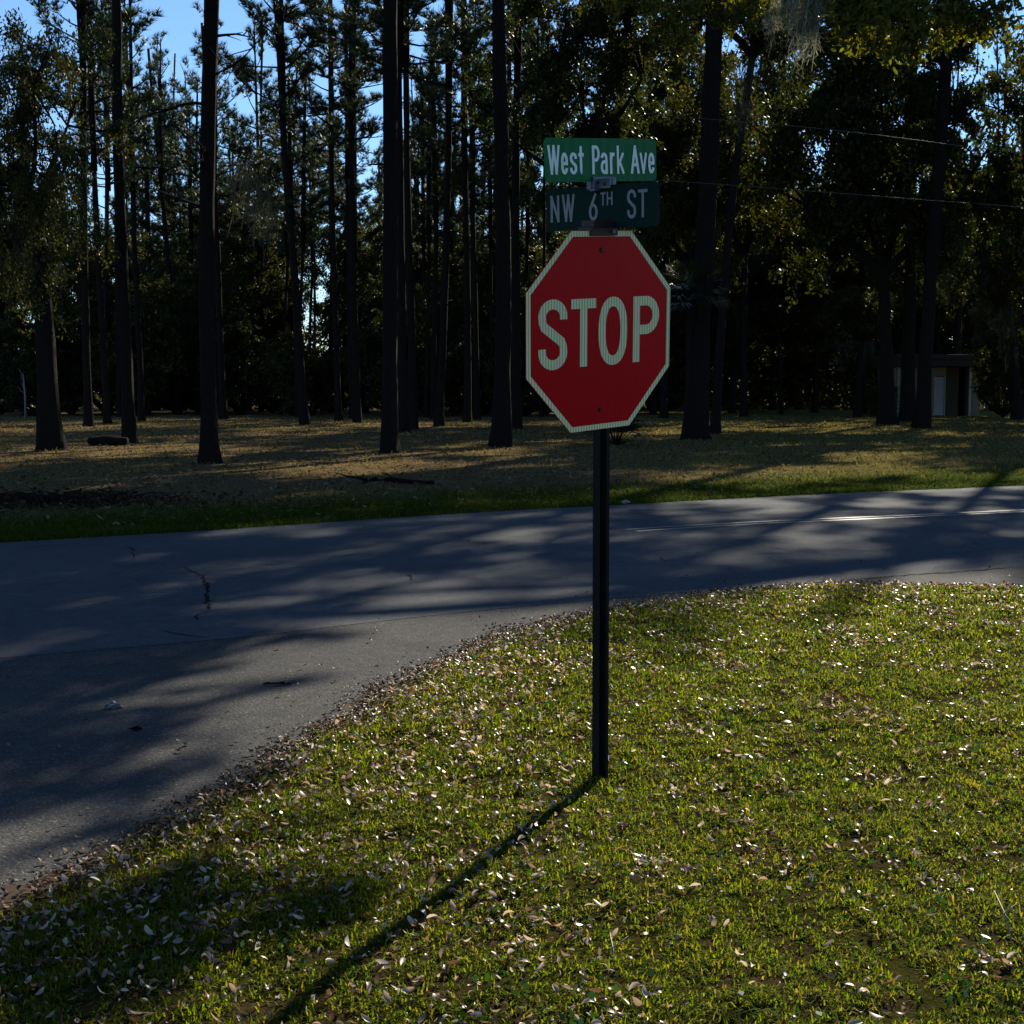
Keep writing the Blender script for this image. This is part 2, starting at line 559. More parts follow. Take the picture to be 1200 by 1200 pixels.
def lawn_mesh():
    s = 0.05
    gx = np.arange(-2.6, 6.4, s); gy = np.arange(2.2, 12.6, s)
    X, Y = np.meshgrid(gx, gy)
    cx, cy = X.ravel() + 0.0, Y.ravel() + 0.0
    ins = inside(cx + 0.03 * fnoise(cx, cy, 0.3, 1), cy + 0.03 * fnoise(cx, cy, 0.3, 2), LAWN).reshape(X.shape)
    Z = lawn_z(cx, cy).reshape(X.shape)
    idx = np.arange(X.size).reshape(X.shape)
    ok = ins[:-1, :-1] & ins[1:, :-1] & ins[:-1, 1:] & ins[1:, 1:]
    q = np.stack([idx[:-1, :-1], idx[:-1, 1:], idx[1:, 1:], idx[1:, :-1]], -1)[ok]
    V = np.stack([X.ravel(), Y.ravel(), Z.ravel()], 1)
    use = np.unique(q)
    remap = np.zeros(len(V), int); remap[use] = np.arange(len(use))
    return np_mesh('lawn', V[use], [remap[q]], [mat_lawn()], smooth=True)


tag(link('lawn', lawn_mesh()), kind='structure')


# band of dirt and leaf crumbs washed along the lawn's edge, ragged towards the asphalt
ep = np.array(EDGE)[2:-4]
fine_s = np.linspace(0, 1, 420)
sl_ = np.r_[0, np.cumsum(np.linalg.norm(np.diff(ep, axis=0), axis=1))]
exx = np.interp(fine_s * sl_[-1], sl_, ep[:, 0]); eyy = np.interp(fine_s * sl_[-1], sl_, ep[:, 1])
tx, ty = np.gradient(exx), np.gradient(eyy); tl = np.hypot(tx, ty); tx /= tl; ty /= tl
wd = np.clip(0.07 + 0.07 * fnoise(exx, eyy, 0.8, 1) + 0.05 * fnoise(exx, eyy, 0.15, 2) + rng.normal(size=420) * 0.012, 0.005, 0.3)
M['gutter_soil'] = simple('gutter_soil', (0.045, 0.030, 0.018), 0.95, 0, 0.1, 0.7, 60)
strip_mesh('lawn_edge_soil', [(x + b * 0.25, y - a * 0.25) for x, y, a, b in zip(exx, eyy, tx, ty)], [(x - b * w, y + a * w) for x, y, a, b, w in zip(exx, eyy, tx, ty, wd)], 0.0085, M['gutter_soil'], '')

# centre line, worn yellow pair ----------------------------------------------
def mat_paint():
    m, nt, N, L, B = newmat('worn_yellow_paint')
    co = texco(nt)
    n1 = noise(nt, co, 9, 6, 0.75)
    n2 = noise(nt, co, 0.5, 3, 0.6)
    w = ramp(nt, math_(nt, 'ADD', math_(nt, 'MULTIPLY', n1, 0.6), math_(nt, 'MULTIPLY', n2, 0.5)), [(0.42, 1), (0.62, 0)])
    L.new(mixc(nt, w, (0.10, 0.10, 0.10), (0.145, 0.125, 0.08)), B.inputs['Base Color'])
    B.inputs['Roughness'].default_value = 0.6
    return m


PAINT = mat_paint()
mid_px = [(740, 622.6), (800, 618.5), (900, 613), (1000, 608.5), (1100, 604), (1200, 599.5)]
mp_ = [np.array(G(x, y).xy) for x, y in mid_px]
mt = mp_[-1] - mp_[-3]; mt /= np.linalg.norm(mt)
MID = spline(mp_, 4) + [mp_[-1] + mt * d for d in (5, 20, 60)]
mn = np.array((-mt[1], mt[0]))
for off in (-0.16, 0.06):
    strip_mesh('road_marking', [p + mn * (off + 0.1) for p in MID], [p + mn * off for p in MID], 0.012, PAINT, '')


# cracks in the asphalt ---------------------------------------------------------
def crack(px, w0, seed):
    r = random.Random(seed)
    pts = []
    P = [G(x, y, 0).xy for x, y in px]
    for a, b in zip(P[:-1], P[1:]):
        n = max(3, int((b - a).length / 0.08))
        for k in range(n):
            t = k / n
            p = a.lerp(b, t)
            pts.append(Vector((p.x + r.gauss(0, 1) * 0.012, p.y + r.gauss(0, 1) * 0.012)))
    pts.append(P[-1])
    A, B = [], []
    for i, p in enumerate(pts):
        t = (pts[min(i + 1, len(pts) - 1)] - pts[max(0, i - 1)])
        if t.length < 1e-6: t = Vector((1, 0))
        t.normalize()
        n = Vector((-t.y, t.x))
        e = min(1, min(i, len(pts) - 1 - i) / 4 + 0.15)
        w = w0 * 0.95 * e * r.uniform(0.15, 1.5)
        A.append(p + n * w); B.append(p - n * w)
    return A, B


cv, cf = [], []
CR = [([(215, 665), (236, 676), (244, 688), (241, 700), (245, 712), (243, 716)], 0.012), ([(245, 716), (231, 724), (230, 733)], 0.008),
      ([(186, 662), (200, 668), (222, 672)], 0.006), ([(147, 640), (156, 646), (158, 656)], 0.008), ([(182, 738), (195, 742), (232, 748), (262, 752)], 0.006),
      ([(474, 671), (480, 677), (486, 683)], 0.009), ([(768, 651), (777, 655), (779, 660)], 0.008), ([(800, 656), (870, 652), (930, 648)], 0.006),
      ([(970, 683), (1000, 681), (1050, 676), (1120, 671), (1200, 665)], 0.014), ([(985, 683.5), (960, 685), (940, 687)], 0.012),
      ([(1005, 655), (1014, 663)], 0.008), ([(1050, 613), (1075, 619), (1120, 624), (1200, 628)], 0.007), ([(1137, 634), (1150, 641)], 0.008),
      ([(830, 628), (870, 634), (920, 646), (990, 653)], 0.005), ([(1000, 648), (1090, 640), (1160, 644), (1200, 649)], 0.004),
      ([(330, 744), (410, 734), (440, 730)], 0.006), ([(880, 650), (900, 655), (945, 666)], 0.004), 
      ([(520, 622), (560, 640), (640, 652)], 0.004), ([(60, 700), (140, 690), (200, 668)], 0.003)]
for i, (p, w) in enumerate(CR):
    A, B = crack(p, w, i)
    n = len(cv); k = len(A)
    cv += [(q.x, q.y, 0.0115 + 0.0001 * i) for q in A] + [(q.x, q.y, 0.0115 + 0.0001 * i) for q in B]
    cf += [(n + j, n + j + 1, n + k + j + 1, n + k + j) for j in range(k - 1)]
me = bpy.data.meshes.new('road_cracks'); me.from_pydata(cv, [], cf); me.materials.append(M['crack'])
tag(link('road_cracks', me), kind='structure')

# ------------------------------------------------------------------ stop sign
# poses of the three panels: origin, lean, roll, yaw
def pose(x, y, z, rx, ry, rz, k=1.0):
    R = Matrix.Rotation(rz, 4, 'Z') @ Matrix.Rotation(rx, 4, 'X') @ Matrix.Rotation(ry, 4, 'Y')
    return Matrix.Translation((x * k, y * k, CAMH + z * k)) @ R


stop = empty('stop_sign', G(702.5, 925))
tag(stop, 'red stop sign on a dark steel post with two green street name plates', 'stop sign')
BASE = Vector(stop.location)


def place(o, Mx):
    o.parent = stop
    o.matrix_local = Matrix.Translation(-BASE) @ Mx


def oct_pts(a):
    t = a * math.tan(math.pi / 8)
    return [(-t, a), (t, a), (a, t), (a, -t), (t, -a), (-t, -a), (-a, -t), (-a, t)]


def rrect(hx, hz, r, n=5):
    P = []
    for cx, cz, a0 in ((hx - r, hz - r, 0), (-hx + r, hz - r, 90), (-hx + r, -hz + r, 180), (hx - r, -hz + r, 270)):
        for k in range(n + 1):
            a = math.radians(a0 + 90 * k / n)
            P.append((cx + r * math.cos(a), cz + r * math.sin(a)))
    return P


def plate(P, y0, y1, mb=None):
    """extrude outline P (x,z) from y0 (front, towards -y) to y1"""
    mb = mb or MB()
    area = sum(P[i][0] * P[(i + 1) % len(P)][1] - P[(i + 1) % len(P)][0] * P[i][1] for i in range(len(P)))
    if area > 0: P = P[::-1]          # clockwise seen from -y
    P = P[::-1]
    mb.poly([(x, y0, z) for x, z in P])
    mb.poly([(x, y1, z) for x, z in P[::-1]])
    n = len(P)
    for i in range(n):
        (x0, z0), (x1, z1) = P[i], P[(i + 1) % n]
        mb.poly([(x0, y0, z0), (x0, y1, z0), (x1, y1, z1), (x1, y0, z1)])
    return mb


def arc(cx, cy, rx, ry, a0, a1, n=10):
    return [(cx + rx * math.cos(math.radians(a0 + (a1 - a0) * k / n)), cy + ry * math.sin(math.radians(a0 + (a1 - a0) * k / n))) for k in range(n + 1)]


def S_path(h=1.0):
    return [(1, 0.745 * h)] + arc(0.5, 0.8 * h, 0.5, 0.2 * h, 0, 180, 14) + [(0.02, 0.70 * h), (0.10, 0.625 * h), (0.90, 0.38 * h), (0.98, 0.30 * h)] + arc(0.5, 0.2 * h, 0.5, 0.2 * h, 0, -180, 14) + [(0, 0.27 * h)]


XH = 0.72
def glyph(ch):
    """list of (polyline, extend_start, extend_end)"""
    if ch == 'S': return [(S_path(), 0, 0)]
    if ch == 's': return [(S_path(XH), 0, 0)]
    if ch == 'T': return [([(0, 1), (1, 1)], 1, 1), ([(0.5, 1), (0.5, 0)], 0, 1)]
    if ch == 'O':
        P = []
        for k in range(41):
            a = 2 * math.pi * k / 40
            c, s = math.cos(a), math.sin(a)
            P.append((0.5 + 0.5 * math.copysign(abs(c) ** (2 / 2.35), c), 0.5 + 0.5 * math.copysign(abs(s) ** (2 / 2.35), s)))
        return [(P, 0, 0)]
    if ch == 'P': return [([(0, 0), (0, 1)], 1, 1), ([(0, 1), (0.5, 1)] + arc(0.5, 0.745, 0.5, 0.255, 80, -80, 12) + [(0.5, 0.49), (0, 0.49)], 0, 0)]
    if ch == 'W': return [([(0, 1), (0.27, 0)], 1, 1), ([(0.27, 0), (0.5, 1)], 1, 1), ([(0.5, 1), (0.73, 0)], 1, 1), ([(0.73, 0), (1, 1)], 1, 1)]
    if ch == 'N': return [([(0, 0), (0, 1)], 1, 1), ([(0, 1), (1, 0)], 1, 1), ([(1, 0), (1, 1)], 1, 1)]
    if ch == 'A': return [([(0, 0), (0.5, 1)], 1, 1), ([(0.5, 1), (1, 0)], 1, 1), ([(0.2, 0.3), (0.8, 0.3)], 0, 0)]
    if ch == 'H': return [([(0, 0), (0, 1)], 1, 1), ([(1, 0), (1, 1)], 1, 1), ([(0, 0.5), (1, 0.5)], 0, 0)]
    if ch == 'v': return [([(0, XH), (0.5, 0)], 1, 1), ([(0.5, 0), (1, XH)], 1, 1)]
    if ch == 'e': return [([(0.02, 0.36), (1, 0.36)] + arc(0.5, 0.42, 0.5, XH - 0.42, 0, 180, 12) + arc(0.5, 0.24, 0.5, 0.24, 180, 345, 12), 0, 0)]
    if ch == 't': return [([(0.42, 0.97), (0.42, 0.16)] + arc(0.72, 0.16, 0.30, 0.16, 180, 275, 6), 1, 0), ([(0, XH - 0.02), (0.95, XH - 0.02)], 1, 1)]
    if ch == 'a': return [(arc(0.5, XH - 0.18, 0.48, 0.18, 170, 0, 10) + [(1, 0)], 0, 1), ([(1, 0.42), (0.55, 0.42)] + arc(0.5, 0.21, 0.5, 0.21, 95, 265, 12) + [(0.6, 0), (1, 0.1)], 0, 0)]
    if ch == 'r': return [([(0, 0), (0, XH)], 1, 1), (arc(0.75, XH - 0.28, 0.72, 0.28, 175, 80, 8), 0, 1)]
    if ch == 'k': return [([(0, 0), (0, 1)], 1, 1), ([(0.95, XH), (0.05, 0.26)], 1, 0), ([(0.36, 0.42), (1, 0)], 0, 1)]
    if ch == '6': return [([(0.82, 1.0), (0.06, 0.44)], 1, 0), (arc(0.5, 0.29, 0.5, 0.29, 150, 150 - 360, 24), 0, 0)]
    return []


def draw(mb, ch, x0, x1, z0, z1, w, y, cnt):
    for P, ea, eb in glyph(ch):
        Q = [Vector((x0 + w / 2 + a * (x1 - x0 - w), z0 + w / 2 + b * (z1 - z0 - w))) for a, b in P]
        q2 = [Q[0]]
        for p in Q[1:]:
            if (p - q2[-1]).length > 1e-6: q2.append(p)
        Q = q2
        closed = (Q[0] - Q[-1]).length < 1e-5
        if ea: Q[0] = Q[0] + (Q[0] - Q[1]).normalized() * w / 2
        if eb: Q[-1] = Q[-1] + (Q[-1] - Q[-2]).normalized() * w / 2
        yy = y - 0.00012 * cnt[0]; cnt[0] += 1
        L, R = [], []
        for i, p in enumerate(Q):
            if closed:
                a = Q[i - 1] if i > 0 else Q[-2]
                b = Q[i + 1] if i < len(Q) - 1 else Q[1]
            else:
                a = Q[max(0, i - 1)]; b = Q[min(len(Q) - 1, i + 1)]
            d1 = (p - a).normalized() if (p - a).length > 1e-7 else (b - p).normalized()
            d2 = (b - p).normalized() if (b - p).length > 1e-7 else d1
            t = (d1 + d2)
            t = t.normalized() if t.length > 1e-6 else d1
            n = Vector((-t.y, t.x))
            k = w / 2 / max(0.6, n.dot(Vector((-d1.y, d1.x))))
            L.append(p + n * k); R.append(p - n * k)
        for i in range(len(Q) - 1):
            mb.poly([(R[i].x, yy, R[i].y), (R[i + 1].x, yy, R[i + 1].y), (L[i + 1].x, yy, L[i + 1].y), (L[i].x, yy, L[i].y)])


KS = 1.0094
MS = pose(0.34455, 5.32062, 0.22889, 0.08404, -0.07651, 0.69652, KS)
a = 0.381 * KS
o = plate(oct_pts(a), 0.0, 0.003).build('stop_panel', M['sign_red'])
place(o, MS)
panel = o


def child(mb, name, mat, par):
    c = mb.build(name, mat)
    c.parent = par
    return c


rim = MB()
A, B_ = oct_pts(a * 0.998), oct_pts(a - 0.0215)
for i in range(8):
    j = (i + 1) % 8
    rim.poly([(A[j][0], -0.0008, A[j][1]), (A[i][0], -0.0008, A[i][1]), (B_[i][0], -0.0008, B_[i][1]), (B_[j][0], -0.0008, B_[j][1])])
child(rim, 'border', M['sign_white'], panel)
lt = MB(); cnt = [0]
for ch, x0, x1 in (('S', -0.321, -0.177), ('T', -0.157, -0.028), ('O', -0.0146, 0.1397), ('P', 0.172, 0.3165)):
    e = 0.003 if ch in 'SO' else 0
    draw(lt, ch, x0 * KS, x1 * KS, (-0.1300 - e) * KS, (0.1280 + e) * KS, 0.0372 * KS, -0.0011, cnt)
child(lt, 'lettering', M['sign_white'], panel)
for zz in (0.309, -0.3035):
    b = MB()
    b.tube([(-0.001, -0.007, zz * KS), (-0.001, -0.001, zz * KS)], [0.009, 0.011], 6)
    child(b, 'bolt', M['bolt'], panel)

# post: steel U channel leaning very slightly
top_z = CAMH + 0.66
ax0 = Vector((BASE.x + 0.013, BASE.y + 0.006, -0.35)); ax1 = Vector((0.3645, 5.440, CAMH + 0.655))
yaw = 0.70
Rz = Matrix.Rotation(yaw, 3, 'Z')
prof = [(-0.038, 0.000), (-0.038, -0.004), (-0.020, -0.004), (-0.014, 0.036), (0.014, 0.036), (0.020, -0.004), (0.038, -0.004), (0.038, 0.000), (0.023, 0.000), (0.017, 0.040), (-0.017, 0.040), (-0.023, 0.000)]
pm = MB()
off = Vector((0, -0.012))
segs = []
for zt in (0.0, 1.0):
    c = ax0.lerp(ax1, zt)
    segs.append([c + (Rz @ Vector((x * 0.90, y + 0.006, 0))) for x, y in prof])
n = len(prof)
pm.v = [tuple(p - BASE) for s in segs for p in s]
pm.f = [(i, (i + 1) % n, n + (i + 1) % n, n + i) for i in range(n)] + [(0, 1, 2, 11), (2, 3, 10, 11), (3, 4, 9, 10), (4, 5, 8, 9), (5, 6, 7, 8)]
pm.f += [tuple(n + i for i in f[::-1]) for f in ((0, 1, 2, 11), (2, 3, 10, 11), (3, 4, 9, 10), (4, 5, 8, 9), (5, 6, 7, 8))]
po = pm.build('post', M['post'])
po.parent = stop

MW = pose(0.35221, 5.41872, 0.89578, 0.06288, -0.1089, 0.7164, 1.002)
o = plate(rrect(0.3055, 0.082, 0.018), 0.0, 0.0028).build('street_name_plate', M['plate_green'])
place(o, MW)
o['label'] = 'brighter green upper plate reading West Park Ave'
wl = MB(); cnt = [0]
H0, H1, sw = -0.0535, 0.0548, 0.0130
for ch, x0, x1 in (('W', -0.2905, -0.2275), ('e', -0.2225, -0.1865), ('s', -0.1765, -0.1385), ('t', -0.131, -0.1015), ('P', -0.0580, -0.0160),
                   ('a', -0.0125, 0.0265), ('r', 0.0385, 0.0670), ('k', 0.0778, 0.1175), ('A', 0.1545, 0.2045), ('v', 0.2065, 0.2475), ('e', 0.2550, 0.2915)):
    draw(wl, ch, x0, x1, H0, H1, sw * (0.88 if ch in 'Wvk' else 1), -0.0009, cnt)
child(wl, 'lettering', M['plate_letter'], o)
KN = 0.988
MN = pose(0.35066, 5.48987, 0.7234, 0.07681, 0.05002, -0.82174, KN)
o = plate(rrect(0.3055 * KN, 0.084 * KN, 0.018), -0.0014, 0.0014).build('street_name_plate', M['plate_old_shaded'])
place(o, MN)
o['label'] = 'old green lower plate reading NW 6TH ST, darkened to stand for shade'
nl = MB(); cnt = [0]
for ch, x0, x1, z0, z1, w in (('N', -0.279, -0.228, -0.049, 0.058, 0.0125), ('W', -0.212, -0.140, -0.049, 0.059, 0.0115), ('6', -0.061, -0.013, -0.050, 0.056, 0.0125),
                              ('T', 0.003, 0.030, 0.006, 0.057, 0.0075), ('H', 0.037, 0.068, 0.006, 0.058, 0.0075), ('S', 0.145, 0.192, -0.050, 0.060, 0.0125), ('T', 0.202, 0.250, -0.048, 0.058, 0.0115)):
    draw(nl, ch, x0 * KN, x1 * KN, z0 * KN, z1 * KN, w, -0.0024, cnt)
child(nl, 'lettering', M['plate_letter_shaded'], o)


# brackets: slotted aluminium clamps with set screws
def bracket(Mx, zc, down=True):
    mb = MB()
    h = 0.022
    mb.box(-0.062, 0.062, -0.011, -0.003, zc - h, zc + h)
    mb.box(-0.062, 0.062, 0.003, 0.011, zc - h, zc + h)
    mb.box(-0.062, 0.062, -0.014, 0.014, zc - h - 0.010, zc - h)
    b = mb.build('bracket', M['alu'], bevel=0.0015)
    place(b, Mx)
    for x in (-0.04, 0.0, 0.04):
        s = MB()
        s.tube([(x, -0.017, zc), (x, -0.0105, zc)], 0.0065, 6)
        child(s, 'set_screw', M['bolt'], b)


bracket(MN, -0.082 * KN - 0.002)
bracket(MW, -0.082 - 0.004)
# cross joint between the two brackets
mb = MB()
mb.box(-0.062, 0.062, -0.013, -0.003, 0.070, 0.108)
mb.box(-0.062, 0.062, 0.003, 0.013, 0.070, 0.108)
b = mb.build('bracket', M['alu'], bevel=0.0015); place(b, MN)
for x in (-0.035, 0.035):
    s = MB(); s.tube([(x, -0.019, 0.086), (x, -0.0125, 0.086)], 0.0065, 6); child(s, 'set_screw', M['bolt'], b)

mb = MB()
mb.box(-0.067, 0.074, -0.013, 0.062, 0.367, 0.398)
mb.box(-0.050, 0.056, -0.008, 0.062, 0.3985, 0.424)
b = mb.build('post_cap', M['bolt'], bevel=0.002)
place(b, MS)
s = MB(); s.tube([(0.045, -0.022, 0.382), (0.045, -0.0125, 0.382)], 0.008, 6); child(s, 'set_screw', M['alu'], b)


# ------------------------------------------------------------------ foliage builders
def unit(n, r):
    v = r.normal(size=(n, 3))
    return v / np.linalg.norm(v, axis=1, keepdims=True)


def leaves(C, L, W, r, updir=None, flat=0.0):
    """rhombic leaves: C (n,3) centres, L/W length and width arrays"""
    n = len(C)
    a = unit(n, r)
    if updir is not None: a = a * (1 - flat) + np.asarray(updir) * flat; a /= np.linalg.norm(a, axis=1, keepdims=True)
    b = np.cross(a, unit(n, r)); b /= np.linalg.norm(b, axis=1, keepdims=True)
    L = np.broadcast_to(L, (n,))[:, None]; W = np.broadcast_to(W, (n,))[:, None]
    nrm = np.cross(a, b)
    V = np.stack([C - a * L / 2, C + b * W / 2 + nrm * L * 0.06, C + a * L / 2, C - b * W / 2 + nrm * L * 0.06], 1).reshape(-1, 3)
    Q = np.arange(4 * n).reshape(n, 4)
    return V, Q


def tufts(P, D, r, k=9, L=0.26, W=0.016, spread=0.85):
    n = len(P)
    C = np.repeat(P, k, 0); D = np.repeat(D, k, 0)
    d = D + spread * unit(n * k, r); d /= np.linalg.norm(d, axis=1, keepdims=True)
    s = np.cross(d, unit(n * k, r)); s /= np.linalg.norm(s, axis=1, keepdims=True)
    ll = L * r.uniform(0.7, 1.15, (n * k, 1))
    V = np.stack([C - s * W / 2, C + s * W / 2, C + d * ll], 1).reshape(-1, 3)
    return V, np.arange(3 * n * k).reshape(-1, 3)


def limb_pts(p0, d, L, r, curve=0.25, n=5):
    pts = [np.array(p0, float)]
    d = np.array(d, float); d /= np.linalg.norm(d)
    for i in range(n):
        d = d + np.array((r.normal() * 0.12, r.normal() * 0.12, curve / n + r.normal() * 0.08))
        d /= np.linalg.norm(d)
        pts.append(pts[-1] + d * L / n)
    return pts


def pine_variant(seed, L=11.0, R=3.2, nl=34, dens=1.0):
    """returns (limb mesh, needle mesh); crown base at z=0, axis up to z=L"""
    r = np.random.default_rng(seed)
    mb = MB()
    P, D = [], []
    mb.tube([(0, 0, 0), (0.05, 0, L * 0.5), (0, 0.05, L)], [0.13, 0.09, 0.03], 6)
    ang = r.uniform(0, 6.28)
    for i in range(nl):
        t = (i + r.uniform(0, 0.9)) / nl
        h = L * t
        ang += 2.4 + r.normal() * 0.5
        prof = (0.5 + 0.5 * math.sin(math.pi * min(1, 0.15 + t * 1.1))) * (1 - t) ** 0.45
        ll = max(0.5, R * prof * r.uniform(0.6, 1.2))
        el = -0.1 + 0.9 * t + r.normal() * 0.18
        d = (math.cos(ang) * math.cos(el), math.sin(ang) * math.cos(el), math.sin(el))
        pts = limb_pts((0, 0, h), d, ll, r, 0.5)
        mb.tube([tuple(p) for p in pts], list(np.linspace(0.05 * (1 - t * 0.5), 0.012, len(pts))), 4, cap=False)
        nsub = int(3 + ll * 1.9)
        for s in range(nsub):
            q = 0.35 + 0.65 * (s + 0.5) / nsub
            j = min(len(pts) - 2, int(q * (len(pts) - 1)))
            f = q * (len(pts) - 1) - j
            b0 = pts[j] * (1 - f) + pts[j + 1] * f
            dd = (pts[j + 1] - pts[j]); dd /= np.linalg.norm(dd)
            sd_ = np.cross(dd, (0, 0, 1)) * (1 if s % 2 else -1)
            dv = dd * 0.7 + sd_ * r.uniform(0.5, 1.1) + np.array((0, 0, r.uniform(-0.1, 0.6)))
            sl = ll * r.uniform(0.18, 0.38)
            sp = limb_pts(b0, dv, sl, r, 0.5, 3)
            mb.tube([tuple(p) for p in sp], [0.014, 0.011, 0.008, 0.005], 3, cap=False)
            nt_ = max(2, int(sl * 9 * dens))
            for k in range(nt_):
                w = 0.35 + 0.65 * (k + r.uniform()) / nt_
                jj = min(2, int(w * 3)); ff = w * 3 - jj
                P.append(sp[jj] * (1 - ff) + sp[min(3, jj + 1)] * ff + r.normal(size=3) * 0.07)
                D.append((sp[min(3, jj + 1)] - sp[jj]) / max(1e-3, np.linalg.norm(sp[min(3, jj + 1)] - sp[jj])) * 0.7 + np.array((0, 0, 0.35)))
    V, T = tufts(np.array(P), np.array(D), r, 15, 0.31, 0.030)
    return mb.mesh('limbs', M['pine_bark'], True), np_mesh('crown', V, [T], [M['needles']])


def oak_variant(seed, R=(4.5, 4.5, 4.0), ncl=60, per=150, leaf=0.10, zc=4.0, hang=0.0, clump=0.75, mat='oak_leaf', lower=-0.6):
    """broad-leaved crown; origin at the fork; clumps of leaves spread over an irregular volume"""
    r = np.random.default_rng(seed)
    mb = MB(); C = []; LL = []
    main = []
    for i in range(7):
        an = i * 2.4 + r.normal() * 0.3
        el = r.uniform(0.35, 1.2)
        pts = limb_pts((0, 0, 0), (math.cos(an) * math.cos(el), math.sin(an) * math.cos(el), math.sin(el)), R[0] * r.uniform(0.6, 0.9), r, 0.2, 6)
        mb.tube([tuple(p) for p in pts], list(np.linspace(0.14, 0.03, 7)), 6, cap=False)
        main += pts[2:]
    main = np.array(main)
    for i in range(ncl):
        while True:
            u = r.uniform(-1, 1, 3)
            q = np.linalg.norm(u)
            if 0.35 < q < 1 and u[2] > lower: break
        u *= (0.72 + 0.38 * math.sin(u[0] * 4 + seed) * math.cos(u[1] * 4 + u[2] * 3))
        c = u * np.array(R) + np.array((0, 0, zc))
        j = np.argmin(((main - c) ** 2).sum(1))
        p0 = main[j]
        mid_ = (p0 + c) / 2 + r.normal(size=3) * 0.15 + np.array((0, 0, 0.15))
        mb.tube([tuple(p0), tuple(mid_), tuple(c)], [0.035, 0.022, 0.008], 4, cap=False)
        k = int(per * r.uniform(0.5, 1.4))
        s = clump * r.uniform(0.6, 1.3)
        # leaf sprays: points along a few random twigs
        nt_ = 9
        td = unit(nt_, r) * np.array((1, 1, 0.7)) + np.array((0, 0, -hang))
        w = r.integers(0, nt_, k)
        C.append(c + td[w] * (r.uniform(0.05, 1, (k, 1)) ** 0.7) * s + r.normal(size=(k, 3)) * 0.10 * s)
        for q in range(nt_):
            mb.tube([tuple(c), tuple(c + td[q] * s * 0.9)], [0.008, 0.003], 3, cap=False)
    C = np.concatenate(C)
    V, Q = leaves(C, leaf * r.uniform(0.7, 1.25, len(C)), leaf * 0.5 * r.uniform(0.8, 1.2, len(C)), r)
    return mb.mesh('limbs', M['oak_bark'], True), np_mesh('crown', V, [Q], [M[mat]])


PINES = [pine_variant(11, 11, 3.0, 38, 1.5), pine_variant(12, 9.5, 3.4, 34, 1.5), pine_variant(13, 12, 2.7, 40, 1.4), pine_variant(14, 10, 3.1, 26), pine_variant(15, 8, 2.4, 24)]
PINE_L = (11, 9.5, 12, 10, 8)
OAKS = [oak_variant(21, (4.5, 4.5, 4.0), 85, 420, 0.15, 2.9, 0.2, 0.95, lower=-0.85), oak_variant(22, (5.5, 5.0, 4.5), 140, 620, 0.15, 3.1, 0.2, 1.0, lower=-0.88), oak_variant(23, (3.6, 3.6, 4.2), 72, 400, 0.14, 2.7, 0.1, 0.85, lower=-0.8), oak_variant(24, (4.2, 4.6, 3.6), 90, 650, 0.10, 2.2, 0.5, 0.85, lower=-0.95)]
SHRUBS = [oak_variant(31, (2.1, 2.0, 2.9), 64, 300, 0.16, 2.6, 0.2, 0.7, lower=-0.95), oak_variant(32, (2.6, 2.3, 2.4), 64, 300, 0.16, 2.3, 0.1, 0.7, lower=-0.95), oak_variant(33, (1.7, 1.7, 3.4), 64, 300, 0.16, 3.2, 0.2, 0.7, lower=-0.95)]


def moss_mesh(r, n, Lm, spread, mat='moss', name='moss_strands', tend=7):
    """hanging grey strands with side tendrils, as thin crossed ribbons"""
    V, Fq = [], []
    for i in range(n):
        p = np.array((r.normal() * spread, r.normal() * spread * 0.6, r.uniform(-0.05, 0.05)))
        ln = Lm * r.uniform(0.35, 1.0) * math.exp(-(p[0] / (spread * 1.6)) ** 2)
        k = 9
        w = 0.0035 if Lm < 1.2 else 0.009
        side = np.array((math.cos(i), math.sin(i), 0))
        pts = []
        for j in range(k):
            pts.append(p.copy())
            p = p + np.array((r.normal() * 0.022, r.normal() * 0.022, -ln / k)) * np.array((Lm, Lm, 1))
        def rib(pts, w):
            for j in range(len(pts) - 1):
                m = len(V)
                w0 = w * (1 - 0.6 * j / len(pts)); w1 = w * (1 - 0.6 * (j + 1) / len(pts))
                V.extend([pts[j] - side * w0, pts[j] + side * w0, pts[j + 1] + side * w1, pts[j + 1] - side * w1])
                Fq.append((m, m + 1, m + 2, m + 3))
        rib(pts, w)
        for j in range(1, k - 1):
            for q in range(tend // 3):
                t = pts[j] + np.array((r.normal(), r.normal(), -abs(r.normal()) * 0.6)) * 0.05 * Lm
                t2 = t + np.array((r.normal(), r.normal(), -0.6)) * 0.03 * Lm
                rib([pts[j], t, t2], w * 0.7)
    return np_mesh(name, np.array(V), [np.array(Fq)], [M[mat]])


